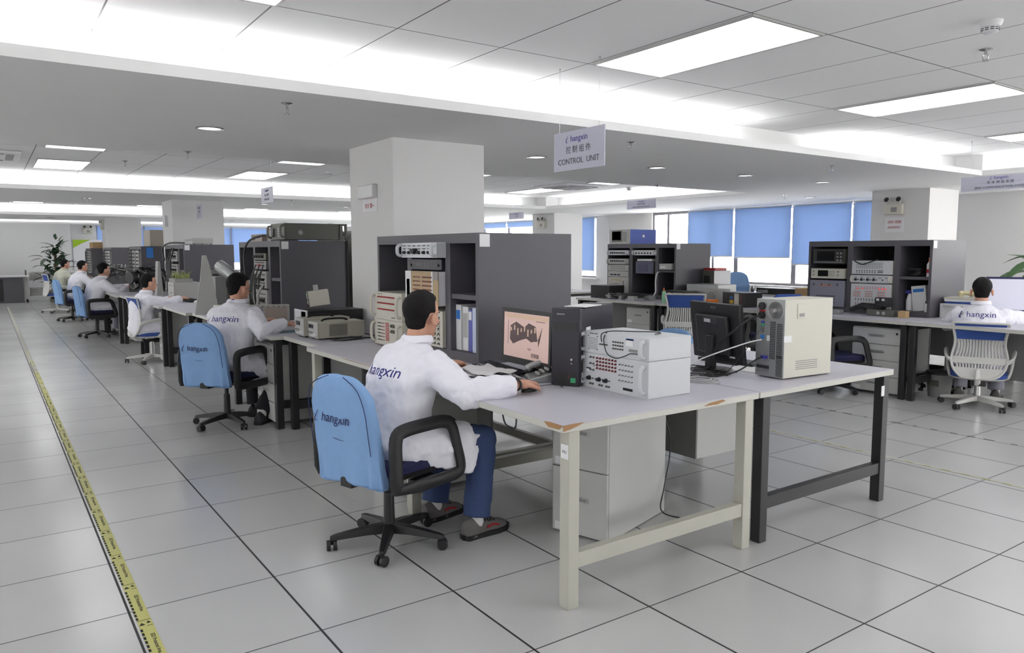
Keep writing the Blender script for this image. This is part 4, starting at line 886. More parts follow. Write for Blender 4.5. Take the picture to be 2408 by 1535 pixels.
# farther stations
def engine(label, x, y, r=.15):
    o = thing('engine_part', label, 'engine part', (x, y, TZ), .5); random.seed(int(y))
    MB().tube([(-.35, 0, .25), (-.2, 0, .25), (-.18, 0, .25), (.2, 0, .25), (.35, 0, .24)], [r*.7, r*.8, r*1.1, r*.95, r*.5], 20).out('drum', BLACKM, o)
    for k in range(34): MB().tube(smoothpath([(lambda q, w: (q, (r+.03)*math.cos(w), .25+(r+.03)*math.sin(w)))(random.uniform(-.32, .3), random.uniform(0, 6.3)) for _ in range(3)], 3), random.uniform(.008, .022), 6).out('pipe', random.choice((GUN, BLACK, GREY, BLACKM)), o)
    MB().bx(-.25, .25, -.15, .15, 0, .2).out('cradle', BLACKM, o); return o
engine('dark engine assembly with pipes in front of the fourth seated man', 1.95, 12.0); engine('dark machinery on the farther aisle desk by the fifth man', 1.9, 16.0)
for (yy, nm) in ((13.1, 'fourth'), (17.2, 'fifth'), (21.25, 'sixth')):
    for k in range(3): module(2.02, yy+.3+.43*k, .9, .36, .62, 'pale rack column in the %s aisle cabinet, %s' % (nm, ('nearest', 'middle', 'leftmost')[k]), (LGREY, GREY, BLACK)[k], [('rows', .06, .56, 4, 8, .07, .07, .04, .03, INK)])
tag(MB().bx(0, .45, 0, .8, 0, .17).out('cardboard_box', BOXC, None, (2.1, 21.3, 1.6), bevel=.004), 'cardboard box on top of the farthest aisle cabinet', 'box')
tag(MB().bx(0, .4, 0, .7, 0, .32).out('beige_box', mat('warm_beige', s(178, 170, 158), .6), None, (2.25, 13.3, 1.6), bevel=.004), 'beige box on top of the fourth aisle cabinet', 'box')
tag(MB().bx(-.002, 0, -.06, .06, 0, .2).out('blue_tag', BLUEL, None, (2.2, 13.095, 1.38), (0, 0, math.pi/2)), 'small blue and white tag on the side of the fourth cabinet', 'tag')
tag(MB().prism([(-.05, 0), (.05, 0), (.015, .55), (-.015, .55)], 'y', -.1, .1).out('grey_stand', LGREY, None, (1.9, 10.6, TZ)), 'slanted pale stand beside the second pillar', 'stand')
def folds(o, size, st, depth=2):
    t = bpy.data.textures.new('folds', 'CLOUDS'); t.noise_scale = size; t.noise_depth = depth
    d = o.modifiers.new('folds', 'DISPLACE'); d.texture = t; d.strength = st; d.mid_level = .5; d.texture_coords = 'LOCAL'
# ------------------------------------------------------------------ chairs
def rrect(cx, cy, z, hx, hy, n=28, e=4.0, fx=None):
    out = []
    for k in range(n):
        t = 2*math.pi*k/n; c, s_ = math.cos(t), math.sin(t)
        x = hx*math.copysign(abs(c)**(2/e), c); y = hy*math.copysign(abs(s_)**(2/e), s_)
        p = (cx+x, cy+y, z); out.append(fx(p) if fx else p)
    return out
def chair_base(o, mt, col, ang=0, wheel=None, R=.29):
    wheel = wheel or BLACK
    MB().cyl((0, 0, .075), (0, 0, .27), .030, .026, 18).cyl((0, 0, .27), (0, 0, .42), .017, n=14).out('gas_column', col, o)
    MB().cyl((0, 0, .06), (0, 0, .11), .042, .034, 20).out('hub', mt, o)
    for k in range(5):
        a = ang+2*math.pi*k/5; ca, sa = math.cos(a), math.sin(a)
        rings = []
        for t, hw, z, hh in ((.02, .030, .085, .024), (.12, .026, .082, .02), (R-.02, .018, .066, .013), (R+.008, .012, .062, .010)):
            rings.append([(ca*t-sa*u, sa*t+ca*u, z+v) for u, v in ((-hw, -hh), (hw, -hh), (hw*.75, hh), (-hw*.75, hh))])
        MB().loft(rings).out('base_leg', mt, o, bevel=.003)
        ww = MB(); b = a+1.1+k
        for sg in (-1, 1):
            cx, cy = ca*R+.016*sg*math.cos(b), sa*R+.016*sg*math.sin(b)
            ww.cyl((cx-.009*math.cos(b), cy-.009*math.sin(b), .0265), (cx+.009*math.cos(b), cy+.009*math.sin(b), .0265), .0262, n=18)
        ww.cyl((ca*R, sa*R, .03), (ca*R, sa*R, .062), .009, n=8)
        ww.out('castor', wheel, o)
def task_chair(label, x, y, rz, covered=True, seat=DBLUE, text=True, ang=0, sz=.47):
    o = thing('office_chair', label, 'chair', (x, y, 0), rz)
    chair_base(o, BLACKM, BLACKM, ang)
    MB().loft([rrect(.02, 0, z, hx, hy, 28, 4.5) for z, hx, hy in ((sz-.085, .20, .19), (sz-.07, .245, .235), (sz-.045, .25, .24))]).out('seat_shell', BLACK, o)
    MB().loft([rrect(.02, 0, z, hx, hy, 28, 4.5) for z, hx, hy in ((sz-.044, .245, .236), (sz-.01, .248, .238), (sz+.005, .235, .225), (sz+.008, .20, .19))]).out('seat', seat, o)
    MB().bx(-.12, .12, -.07, .07, sz-.125, sz-.085).out('tilt_mechanism', BLACKM, o, bevel=.01); MB().tube([(.0, .07, sz-.1), (.0, .2, sz-.1), (.02, .24, sz-.11)], .007, 8).out('lever', BLACK, o)
    for sg in (-1, 1):
        yy = sg*.285; Pth = smoothpath([(-.20, yy, sz-.09), (-.205, yy, sz+.04), (-.20, yy, sz+.155), (-.15, yy, sz+.185), (0, yy, sz+.19), (.11, yy, sz+.185), (.17, yy, sz+.15), (.205, yy, sz+.05), (.235, yy, sz-.06), (.21, yy, sz-.095), (.1, yy, sz-.10), (-.1, yy, sz-.10)], 4)
        MB().tube(Pth[:-1], .021, 10, sy=1.6, closed=True).out('armrest', BLACK, o)
        MB().bx(-.05, .1, min(sg*.2, sg*.28), max(sg*.2, sg*.28), sz-.11, sz-.085).out('arm_bracket', BLACKM, o)
    bx_ = lambda z: -.235-.14*(z-sz)
    MB().loft([rrect(bx_(z), 0, z, hx, hy, 28, 3.5) for z, hx, hy in ((sz-.08, .018, .10), (sz-.0, .026, .20), (sz+.1, .03, .215), (sz+.25, .03, .215), (sz+.36, .028, .19), (sz+.415, .024, .13))]).out('backrest', BLACK, o)
    MB().bx(-.27, -.16, -.04, .04, sz-.11, sz-.03).out('back_bracket', BLACK, o)
    if covered:
        random.seed(int(x*10+y)); rings = []
        for z, hx, hy in ((sz-.10, .058, .235), (sz-.085, .055, .235), (sz-.03, .05, .232), (sz+.05, .047, .23), (sz+.15, .046, .229), (sz+.25, .045, .226), (sz+.33, .044, .212), (sz+.38, .040, .188), (sz+.415, .034, .15), (sz+.435, .024, .10), (sz+.441, .010, .05)):
            r = rrect(bx_(z), 0, z, hx, hy, 72, 3.2)
            if z < sz+.06:
                kk = (sz+.06-z)/.16
                r = [(p[0]+.012*kk*math.sin(i*.9+1)*(1 if p[0] < bx_(z) else .4), p[1]+.008*kk*math.sin(i*.7), p[2]+(.02*math.sin(i*.17+1) if z < sz-.09 else 0)) for i, p in enumerate(r)]
            rings.append(r)
        cv = MB().loft(rings).out('chair_cover', COVER, o, label='light blue cloth cover'); q_ = cv.modifiers.new('s', 'SUBSURF'); q_.levels = q_.render_levels = 1; folds(cv, .10, .014)
        for sg in (-1, 1):
            pts = [(bx_(z)-hx*.80, sg*hy*.90, z) for z, hx, hy in ((sz+.435, .024, .06), (sz+.40, .044, .16), (sz+.36, .052, .205), (sz+.28, .055, .232), (sz+.18, .057, .236), (sz+.08, .058, .238))]
            MB().tube(smoothpath(pts, 4), .0022, 5).out('piping', BINK, cv)
        if text:
            zz = sz+.23; a = math.atan(.14)
            t, k = logo(cv, .068, (bx_(zz)-.0475, .02, zz), (math.pi/2-a, 0, -math.pi/2), BINK)
            MB().tube([(bx_(sz+.1)-.05, .05, sz+.13), (bx_(sz+.1)-.05, .0, sz+.125), (bx_(sz+.1)-.05, -.07, sz+.13)], .0015, 5).out('pocket_seam', BINK, cv)
    return o
def mesh_chair(label, x, y, rz, pad=BLUEF, ang=.3, sz=.46, arms=True, back_dz=0):
    o = thing('mesh_back_chair', label, 'chair', (x, y, 0), rz)
    WP = mat('warm_white_plastic', s(206, 205, 202), .45)
    chair_base(o, WP, CHROME, ang, wheel=mat('dark_grey_wheel', s(58, 58, 60), .5), R=.31)
    MB().loft([rrect(.03, 0, z, hx, hy, 28, 3.5) for z, hx, hy in ((sz-.06, .2, .19), (sz-.045, .245, .235), (sz-.035, .25, .24))]).out('seat_shell', WP, o)
    MB().loft([rrect(.03, 0, z, hx, hy, 28, 3.5) for z, hx, hy in ((sz-.034, .24, .23), (sz, .245, .235), (sz+.012, .22, .21))]).out('seat', BLUEF, o)
    MB().bx(-.13, .12, -.07, .07, sz-.12, sz-.055).out('tilt_mechanism', BLACKM, o, bevel=.01)
    # back outline (half widths) from bottom to top
    OUT = [(sz-.03, .10), (sz+.0, .16), (sz+.06, .205), (sz+.14, .222), (sz+.2, .215), (sz+.27, .20), (sz+.34, .20), (sz+.41, .212), (sz+.47, .222)]
    def bx_(z, yv=0): return -.245+.045*math.sin((z-sz)*6.0)-.05*max(0, z-sz-.3)+.22*yv*yv*1.2
    def pt(z, yv, d=0): return (bx_(z, yv)+d, yv, z)
    rim = [pt(z, -w_) for z, w_ in OUT]+[pt(sz+.485, -.20), pt(sz+.485, 0), pt(sz+.485, .20)]+[pt(z, w_) for z, w_ in reversed(OUT)]
    MB().tube(smoothpath(rim+[rim[0]], 4)[:-1], .0145, 8, closed=True, sy=.8).out('back_frame', WP, o)
    def patch(z0, z1, wf, nz, ny, d0, d1, mt, nm):
        f_ = lambda z: np.interp(z, [a for a, b in OUT], [b for a, b in OUT])
        vs = []; fs = []
        for dd in (d0, d1):
            for i in range(nz+1):
                z = z0+(z1-z0)*i/nz; w_ = float(f_(z))*wf
                for j in range(ny+1): vs.append(pt(z, -w_+2*w_*j/ny, dd))
        N = (nz+1)*(ny+1); q = lambda i, j: i*(ny+1)+j
        for i in range(nz):
            for j in range(ny): fs += [(q(i, j), q(i+1, j), q(i+1, j+1), q(i, j+1)), (N+q(i, j), N+q(i, j+1), N+q(i+1, j+1), N+q(i+1, j))]
        ed = [q(0, j) for j in range(ny+1)]+[q(i, ny) for i in range(1, nz+1)]+[q(nz, j) for j in range(ny-1, -1, -1)]+[q(i, 0) for i in range(nz-1, 0, -1)]
        fs += [(ed[k], ed[(k+1) % len(ed)], N+ed[(k+1) % len(ed)], N+ed[k]) for k in range(len(ed))]
        return MB().add(vs, fs).out(nm, mt, o)
    patch(sz+.33, sz+.475, .93, 6, 10, -.004, .03, pad, 'upper_pad')
    mb = MB(); f_ = lambda z: float(np.interp(z, [a for a, b in OUT], [b for a, b in OUT]))
    for k in range(15):
        u = -.95+1.9*k/14
        for z0, z1 in ((sz+.16, sz+.335), (sz+.06, sz+.115)):
            pts = [pt(z0+(z1-z0)*i/5, u*f_(z0+(z1-z0)*i/5)*(1-.10*(1-i/5))+.02*math.sin(i*.5)*(-u), .006) for i in range(6)]
            mb.tube(pts, .0085 if abs(u) < .99 else .004, 4, sy=.7, upv=(0, 1, 0))
    mb.out('back_slats', WP, o)
    patch(sz+.105, sz+.165, .95, 3, 10, -.002, .012, WP, 'back_band'); patch(sz-.025, sz+.065, .95, 4, 10, -.002, .012, WP, 'lower_back')
    MB().tube([(-.1, 0, sz-.09), (-.2, 0, sz-.08), (bx_(sz-.02)-.01, 0, sz-.02), (bx_(sz+.06)-.015, 0, sz+.05)], [.02, .02, .022, .018], 10, sy=1.6).out('back_spine', WP, o)
    if arms:
        for sg in (-1, 1):
            MB().tube(smoothpath([(bx_(sz+.12)+.02, sg*.22, sz+.12), (-.18, sg*.26, sz+.15), (-.02, sg*.28, sz+.185), (.12, sg*.28, sz+.19), (.17, sg*.275, sz+.16), (.13, sg*.27, sz+.08), (.06, sg*.255, sz-.0), (.02, sg*.235, sz-.05)], 5), .014, 8, sy=1.7).out('armrest', WP, o)
    return o
task_chair('black office chair with light blue cover under the man nearest the viewer', 1.215, .665, math.radians(16), ang=math.radians(5))
task_chair('black office chair with light blue cover under the man with glasses', 1.24, 3.90, math.radians(36), ang=math.radians(30))
mesh_chair('white ergonomic chair under the third man along the aisle', 1.40, 8.42, math.radians(8), sz=.40)
task_chair('blue covered chair of the fourth man, partly behind the desk end', 1.16, 12.3, math.radians(10), text=False)
task_chair('blue covered chair with black loop arms of the fifth man', 1.10, 16.1, math.radians(12), text=False)
mesh_chair('white based chair of the farthest man beside the leafy plant', 1.0, 19.0, .2)
mesh_chair('white mesh-back chair with blue pad under the man at the right', 7.32, .52, math.radians(22), ang=.1, sz=.335)
mesh_chair('empty white mesh-back chair with blue pad at the middle desk', 6.35, 3.32, math.radians(38), ang=.9, sz=.51)
task_chair('dark blue chair with light blue cover behind the beige computer', 6.95, 1.80, math.radians(-25), seat=DBLUE, text=False, sz=.40)
o = task_chair('dark blue office chair, its rounded back showing above the beige computer', 6.85, 2.45, math.radians(60), covered=False, sz=.55); 
for c in o.children:
    if c.name.startswith('backrest'): c.data.materials[0] = BLUEF; c.scale = (1, 1, 1.06)
task_chair('light blue covered chair peeking over the stacked white instruments', 5.15, 2.55, math.radians(200), text=False, sz=.25)
task_chair('light blue covered chair by the window behind the boxes', 9.75, 5.35, math.radians(215), text=True, sz=.70)
# ------------------------------------------------------------------ people
def ik(s0, t, l1, l2, pole):
    s0, t, pole = Vector(s0), Vector(t), Vector(pole); d = t-s0; L = min(d.length, (l1+l2)*.999); d = d.normalized()
    a = (l1*l1-l2*l2+L*L)/(2*L); h = math.sqrt(max(0, l1*l1-a*a)); pv = (pole-d*d.dot(pole)).normalized()
    return s0+d*a+pv*h, s0+d*L
def add_hand(mb, wr, F, Up, side, curl=(.35, .5, .4), spread=.10, sc=1.0, thumb=1.0):
    """wr wrist, F along the fingers, Up the back of the hand, side = +1 when the thumb lies toward F x Up reversed"""
    F = Vector(F).normalized(); Up = Vector(Up); Up = (Up-F*F.dot(Up)).normalized(); Sd = F.cross(Up)*side
    wr = Vector(wr)
    R = Matrix((F, Sd, Up)).transposed()
    mb.ell(wr+F*.045*sc, (.055*sc, .040*sc, .0165*sc), R, 18, 10)
    mb.ell(wr+F*.03*sc+Sd*.018*sc-Up*.004, (.035*sc, .022*sc, .018*sc), R, 14, 8)
    for k, (off, ln) in enumerate(((.031, .066), (.0105, .075), (-.0105, .070), (-.030, .055))):
        b = wr+F*(.083-.006*abs(k-1.2))*sc+Sd*off*sc+Up*.002; a = 0; pts = [b-F*.02*sc, b]; rs = [.0095*sc, .0092*sc]
        dirF = (F+Sd*(off/.03)*spread).normalized()
        for q, fr in enumerate((.45, .30, .25)):
            a += curl[q]; d = dirF*math.cos(a)-Up*math.sin(a); pts.append(pts[-1]+d*ln*fr*sc); rs.append((.0085, .0078, .0062)[q]*sc)
        mb.tube(pts, rs, 8)
        mb.ell(pts[-1], (.0064*sc,)*3, n=8, k=6)
        if k < 4: mb.ell(pts[2], (.0088*sc,)*3, n=8, k=6)
    t0 = wr+F*.022*sc+Sd*.030*sc; d1 = (F*.75+Sd*.65*thumb-Up*.25).normalized(); d2 = (F*.95+Sd*.15-Up*.35).normalized()
    mb.tube([t0-d1*.01, t0+d1*.03*sc, t0+d1*.035*sc+d2*.025*sc, t0+d1*.035*sc+d2*.048*sc], [.013*sc, .0115*sc, .0095*sc, .0075*sc], 8)
def remesh(o, vox, it=2, fac=.5):
    r = o.modifiers.new('weld', 'REMESH'); r.mode = 'VOXEL'; r.voxel_size = vox; r.use_smooth_shade = True
    if it: m_ = o.modifiers.new('relax', 'SMOOTH'); m_.iterations = it; m_.factor = fac
def folds(o, size, st, depth=2):
    t = bpy.data.textures.new('folds', 'CLOUDS'); t.noise_scale = size; t.noise_depth = depth
    d = o.modifiers.new('folds', 'DISPLACE'); d.texture = t; d.strength = st; d.mid_level = .5; d.texture_coords = 'LOCAL'
def person(label, x, y, yaw, hip=.545, lean=.30, side=0, head=(0, 0), handR=(.55, -.25, .83), handL=(.55, .25, .83), FR=None, FL=None, footR=(.42, -.16), footL=(.42, .16), trousers=TROU, shoes=SHOE,
           fine=.006, glasses=False, logo_=True, logoz=.34, cuff=True, collar='coat', poleR=(-.3, -.6, -.7), poleL=(-.3, .6, -.7), curlR=(.35, .5, .4), curlL=(.35, .5, .4), skirt=True, hairline=.5, lanyard=False, scale=1.0, headfwd=.045, kneeR=None, kneeL=None, coatcol=None):
    Pv = Vector((0, 0, hip)); ax = Vector((math.sin(lean), side, math.cos(lean))).normalized(); fwd = Vector((math.cos(lean), 0, -math.sin(lean))); lft = Vector((0, 1, 0))
    Nk = Pv+ax*.515*scale+fwd*.01; Ch = Pv+ax*.30*scale
    shR = Nk-ax*.108-lft*.172; shL = Nk-ax*.108+lft*.172
    HR, HL = Vector(handR), Vector(handL)
    elR, wrR = ik(shR, HR, .285, .25, poleR); elL, wrL = ik(shL, HL, .285, .25, poleL)
    hy, hp = head; Hc = Nk+Vector((headfwd, 0, .132))
    Rh = Matrix.Rotation(hy, 3, 'Z') @ Matrix.Rotation(hp, 3, 'Y')
    def h(v): return Hc+Rh@(Vector(v)*scale)
    def hl(mb, c, r, **k): return mb.ell(h(c), r, Rh, **k)
    b = MB()
    hl(b, (-.010, 0, .035), (.097, .077, .086), n=28, k=18); hl(b, (.022, 0, -.03), (.065, .062, .082), n=24, k=14); hl(b, (.052, 0, -.088), (.034, .036, .026), n=16, k=10); hl(b, (.03, 0, -.07), (.045, .052, .035), n=16, k=10)
    b.tube([h((.078, 0, .018)), h((.093, 0, -.008)), h((.104, 0, -.028)), h((.094, 0, -.036))], [.008, .010, .0135, .010], 8)
    hl(b, (.072, 0, .030), (.020, .050, .012), n=16, k=8); hl(b, (.083, 0, -.058), (.013, .024, .007), n=12, k=8); hl(b, (.081, 0, -.068), (.013, .021, .007), n=12, k=8)
    for sg in (-1, 1):
        hl(b, (.066, sg*.032, -.022), (.024, .022, .022), n=12, k=8)
        e = MB().ell((0, 0, 0), (.021, .008, .034), n=16, k=10); e.xf(Matrix.Translation(h((-.004, sg*.088, -.012))) @ Rh.to_4x4() @ Matrix.Rotation(sg*.35, 4, 'Z') @ Matrix.Rotation(-.15, 4, 'Y')); b.add(e.v, e.f)
        e = MB().tube([(.012*math.cos(t)-.004, 0, .026*math.sin(t)) for t in [math.pi*2*i/14 for i in range(14)]], .005, 6, closed=True); e.xf(Matrix.Translation(h((-.004, sg*.094, -.012))) @ Rh.to_4x4() @ Matrix.Rotation(sg*.35, 4, 'Z') @ Matrix.Rotation(-.15, 4, 'Y')); b.add(e.v, e.f)
    b.tube([Nk-ax*.06, Nk+ax*.02, h((-.02, 0, -.04)), h((-.015, 0, .0))], [.066, .056, .053, .05], 16)
    b.tube([Pv-Vector((0, 0, .02)), Pv+ax*.15, Ch, Nk-ax*.05], [.10, .10, .11, .07], 14, sy=1.4, upv=(1, 0, 0))
    knees = []
    for sg, ft, kn in ((-1, footR, kneeR), (1, footL, kneeL)):
        hp_ = Pv+Vector((.02, sg*.09, -.01)); an = Vector((ft[0], ft[1], .105))
        k_, an = ik(hp_, an, .42, .40, kn or (.6, sg*.03, .8)); knees.append((hp_, k_, an))
        b.tube([hp_, k_, an], [.07, .045, .034], 10)
    for S_, E_, W_, sg, F, cu in ((shR, elR, wrR, -1, FR, curlR), (shL, elL, wrL, 1, FL, curlL)):
        b.tube([S_, (S_+E_)/2, E_, (E_+W_)/2, W_], [.045, .042, .038, .036, .026], 12)
        Fd = Vector(F) if F else (W_-E_).normalized(); Fd = Vector((Fd.x, Fd.y, max(-.35, min(.1, Fd.z))))
        b.tube([E_.lerp(W_, .8), W_, W_+Fd.normalized()*.03], [.028, .025, .021], 10, sy=.8)
        add_hand(b, W_+Fd.normalized()*.012, Fd, (0, 0, 1), -1 if sg > 0 else 1, curl=cu, sc=1.12)
    body = b.out('person', SKIN, None, (x, y, 0), (0, 0, yaw)); tag(body, label, 'person'); remesh(body, fine, 1, .4)
    for sg in (-1, 1):
        MB().ell(h((.077, sg*.030, .008)), (.009, .014, .0075), Rh, 12, 8).out('eye', mat('eye_white', s(200, 195, 190), .3), body)
        MB().ell(h((.0845, sg*.030, .008)), (.003, .006, .006), Rh, 10, 6).out('iris', HAIR, body)
        MB().tube([h((.083, sg*.016, .026)), h((.085, sg*.032, .032)), h((.072, sg*.052, .026))], .003, 5).out('eyebrow', HAIR, body)
    MB().tube([h((.092, -.018, -.063)), h((.0945, 0, -.0625)), h((.092, .018, -.063))], .0022, 5).out('lips', mat('lip', s(160, 96, 92), .5), body)
    # hair
    hb = MB()
    def fh(d):
        face = max(0, min(1, (d.x-.15)*3))*max(0, min(1, (hairline+.12-d.z)*5)); sid = max(0, min(1, (d.x+.26)*5))*max(0, min(1, (-.10-d.z)*6))
        low = max(0, min(1, (-.80-d.z)*6))
        n_ = .012*math.sin(d.x*37+d.y*23)*math.sin(d.z*31+d.y*17)
        return 1.0-.19*max(face, sid, low)+n_
    hb.ell(h((-.014, 0, .040)), (.108, .0850, .099), Rh, 48, 32, f=fh)
    def fb(d): return 1-.3*max(0, min(1, (d.x-.05)*4))
    hb.ell(h((-.040, 0, -.016)), (.058, .066, .066), Rh, 28, 18, f=fb)
    ho = hb.out('hair', HAIR, body); remesh(ho, .005, 1, .4); folds(ho, .03, .006, 1)
    # coat
    c = MB(); cw = 1.0
    def ring(cn, a, fx, fy, n=28):
        a = a.normalized(); f_ = (Vector((1, 0, 0))-a*a.x).normalized(); l_ = a.cross(f_)
        return [cn+f_*fx*math.cos(2*math.pi*k/n)+l_*fy*math.sin(2*math.pi*k/n) for k in range(n)]
    rings = [ring(Pv+Vector((.01, 0, -.065)), Vector((0, 0, 1)), .165, .215), ring(Pv+ax*.0-fwd*.01, Vector((0, 0, 1)), .175, .215), ring(Pv+ax*.10-fwd*.02, ax, .158, .20), ring(Pv+ax*.20-fwd*.03, ax, .155, .205), ring(Pv+ax*.31*scale-fwd*.035, ax, .155, .215), ring(Pv+ax*.40*scale-fwd*.025, ax, .142, .205), ring(Pv+ax*.46*scale-fwd*.012, ax, .115, .165), ring(Pv+ax*.50*scale-fwd*.002, ax, .086, .112), ring(Nk+ax*.008, ax, .070, .074)]
    c.loft(rings)
    for S_, E_, W_, cf in ((shR, elR, wrR, cuff), (shL, elL, wrL, cuff)):
        mid = (S_+E_)/2; m2 = (E_+W_)/2
        inn = S_+(Ch-S_)*.25
        c.tube([inn, S_, mid, E_, m2, E_.lerp(W_, .88), E_.lerp(W_, .97)], [.085, .090, .083, .076, .068, .056, .052], 18)
        c.ell(S_, (.090, .082, .080), n=18, k=12)
    if skirt:
        for (hp_, k_, an), sg in zip(knees, (-1, 1)):
            e = hp_.lerp(k_, .76); c.tube([hp_-Vector((.04, 0, 0)), hp_.lerp(k_, .35), hp_.lerp(k_, .6), e], [.125, .122, .112, .100], 18)
            # hanging flap at the outside of the thigh
            q0, q1, q2 = hp_+Vector((-.10, sg*.10, .06)), hp_.lerp(k_, .84)+Vector((0, sg*.070, .05)), hp_.lerp(k_, .70)+Vector((0, sg*.088, -.155))
            q3 = hp_+Vector((.02, sg*.11, -.09))
            n_ = Vector((0, sg*.009, 0)); c.add([p+n_ for p in (q0, q1, q2, q3)]+[p-n_ for p in (q0, q1, q2, q3)], [(0, 1, 2, 3), (7, 6, 5, 4), (0, 4, 5, 1), (1, 5, 6, 2), (2, 6, 7, 3), (3, 7, 4, 0)])
    co = c.out('lab_coat', coatcol or COAT, body, label='white lab coat'); remesh(co, max(.0095, fine*1.5), 3, .5); folds(co, .09, .028); folds(co, .035, .007, 1)
    # collar
    cl = MB(); rr = []
    for k in range(5):
        t = k/4; a_ = ax*(-.014+.064*t-(.0 if t < .99 else .004)); rr.append((a_, .071+.006*math.sin(t*3)))
    outr = [[Nk+a_+Vector((1, 0, -.15 if math.cos(2*math.pi*k/30) > 0 else .03))*(r_*math.cos(2*math.pi*k/30))+lft*(r_*1.06*math.sin(2*math.pi*k/30)) for k in range(30)] for a_, r_ in rr]
    inr = [[Nk+a_+Vector((1, 0, -.15 if math.cos(2*math.pi*k/30) > 0 else .03))*((r_-.008)*math.cos(2*math.pi*k/30))+lft*((r_-.008)*1.06*math.sin(2*math.pi*k/30)) for k in range(30)] for a_, r_ in reversed(rr)]
    fold_ = [[p+(p-Nk).normalized()*.012-ax*.022 for p in outr[-2]]]
    cl.loft(outr+inr, closed=True); c2 = MB().loft([outr[-1], [p+(p-Nk).normalized()*.010-ax*.020 for p in outr[-1]], [p+(p-Nk).normalized()*.016-ax*.042 for p in outr[-1]], [p+(p-Nk).normalized()*.012-ax*.042 for p in outr[-1]], [p+(p-Nk).normalized()*.006-ax*.020 for p in outr[-1]]], closed=True)
    cl.add(c2.v, c2.f); cl.out('collar', coatcol or COAT, co)
    if lanyard: MB().tube([Nk+ax*.045+Vector((-.075*math.cos(a_), .078*math.sin(a_), -.05*abs(math.sin(a_)))) for a_ in [(-1.5+3*i/14) for i in range(15)]], .0045, 6).out('lanyard', mat('blue_lanyard', s(60, 70, 170), .8), co)
    if logo_:
        org = Pv+ax*(logoz*scale)-fwd*.19; rot = Matrix((-lft, ax, -fwd)).transposed().to_euler()
        for q in logo(co, .080, tuple(org), rot, LOGOB):
            sw = q.modifiers.new('on_cloth', 'SHRINKWRAP'); sw.target = co; sw.wrap_method = 'PROJECT'; sw.use_project_z = True; sw.use_negative_direction = True; sw.use_positive_direction = True; sw.offset = .0018; sw.project_limit = .12
            sv = q.modifiers.new('sub', 'SUBSURF'); sv.subdivision_type = 'SIMPLE'; sv.levels = sv.render_levels = 1; q.modifiers.move(1, 0)
    # trousers and shoes
    tr = MB(); tr.loft([ring(Pv+Vector((0, 0, -.09)), Vector((0, 0, 1)), .12, .165), ring(Pv+Vector((0, 0, .02)), Vector((0, 0, 1)), .12, .16)])
    for (hp_, k_, an) in knees:
        ka = k_.lerp(an, .5); sh = (an-k_).normalized()
        tr.tube([hp_, hp_.lerp(k_, .5), hp_.lerp(k_, .9), k_, k_.lerp(an, .15), ka, an-sh*.0], [.10, .094, .084, .080, .077, .073, .074], 18)
        tr.ell(k_, (.080, .076, .078), n=16, k=10)
    to = tr.out('trousers', trousers, body); remesh(to, max(.009, fine*1.5), 2, .5); folds(to, .07, .012)
    for (hp_, k_, an), sg in zip(knees, (-1, 1)):
        MB().tube([an+Vector((0, 0, .02)), an+Vector((0, 0, -.045))], [.040, .038], 14).out('sock', SOCK, body)
        z0 = .0; sx = an.x; sy_ = an.y
        def sr(px, hw, zt): return [(sx+px, sy_+sg*.012*(px > .06)+hw*math.cos(t), z0+.012+(zt-.012)*max(0, math.sin(t))*(1) if math.sin(t) > 0 else z0+.012) for t in [2*math.pi*i/20 for i in range(20)]]
        MB().loft([sr(-.088, .022, .06), sr(-.078, .036, .10), sr(-.04, .042, .112), sr(.0, .044, .108), sr(.05, .046, .095), (sr(.10, .050, .074)), sr(.15, .051, .062), sr(.185, .040, .048), sr(.20, .018, .030)]).out('shoe', shoes, body)
        MB().loft([[(sx+px*(1.03), sy_+sg*.012*(px > .06)+py, zz) for px, py in [(-.092, 0), (-.08, .036), (0, .046), (.1, .056), (.16, .055), (.20, .03), (.21, 0), (.20, -.03), (.16, -.055), (.1, -.056), (0, -.046), (-.08, -.036)]] for zz in (0, .027)]).out('shoe_sole', SOLE, body)
        ls = MB()
        for i in range(4): ls.tube([(sx+.03+i*.022, sy_+sg*.01-.03, .080-.004*i), (sx+.038+i*.022, sy_+sg*.01, .104-.009*i), (sx+.03+i*.022, sy_+sg*.01+.03, .080-.004*i)], .003, 5)
        ls.out('shoelaces', BLACK, body)
    if glasses:
        g = MB()
        for sg in (-1, 1):
            g.tube([h((.096, sg*.032+.022*math.cos(t), .004+.016*math.sin(t))) for t in [2*math.pi*i/20 for i in range(20)]], .0018, 5, closed=True); g.tube([h((.094, sg*.054, .008)), h((.03, sg*.079, .008)), h((-.012, sg*.084, .004))], .0016, 5)
        g.tube([h((.097, -.010, .007)), h((.099, 0, .010)), h((.097, .010, .007))], .0016, 5); g.out('glasses', BLACK, body)
    return body, dict(Nk=Nk, Pv=Pv, wrR=wrR, wrL=wrL, elR=elR)
def loc(x, y, yaw, p): # world -> person local
    dx, dy = p[0]-x, p[1]-y; return (dx*math.cos(yaw)+dy*math.sin(yaw), -dx*math.sin(yaw)+dy*math.cos(yaw), p[2])
yw = math.radians(12); x_, y_ = 1.25, .655
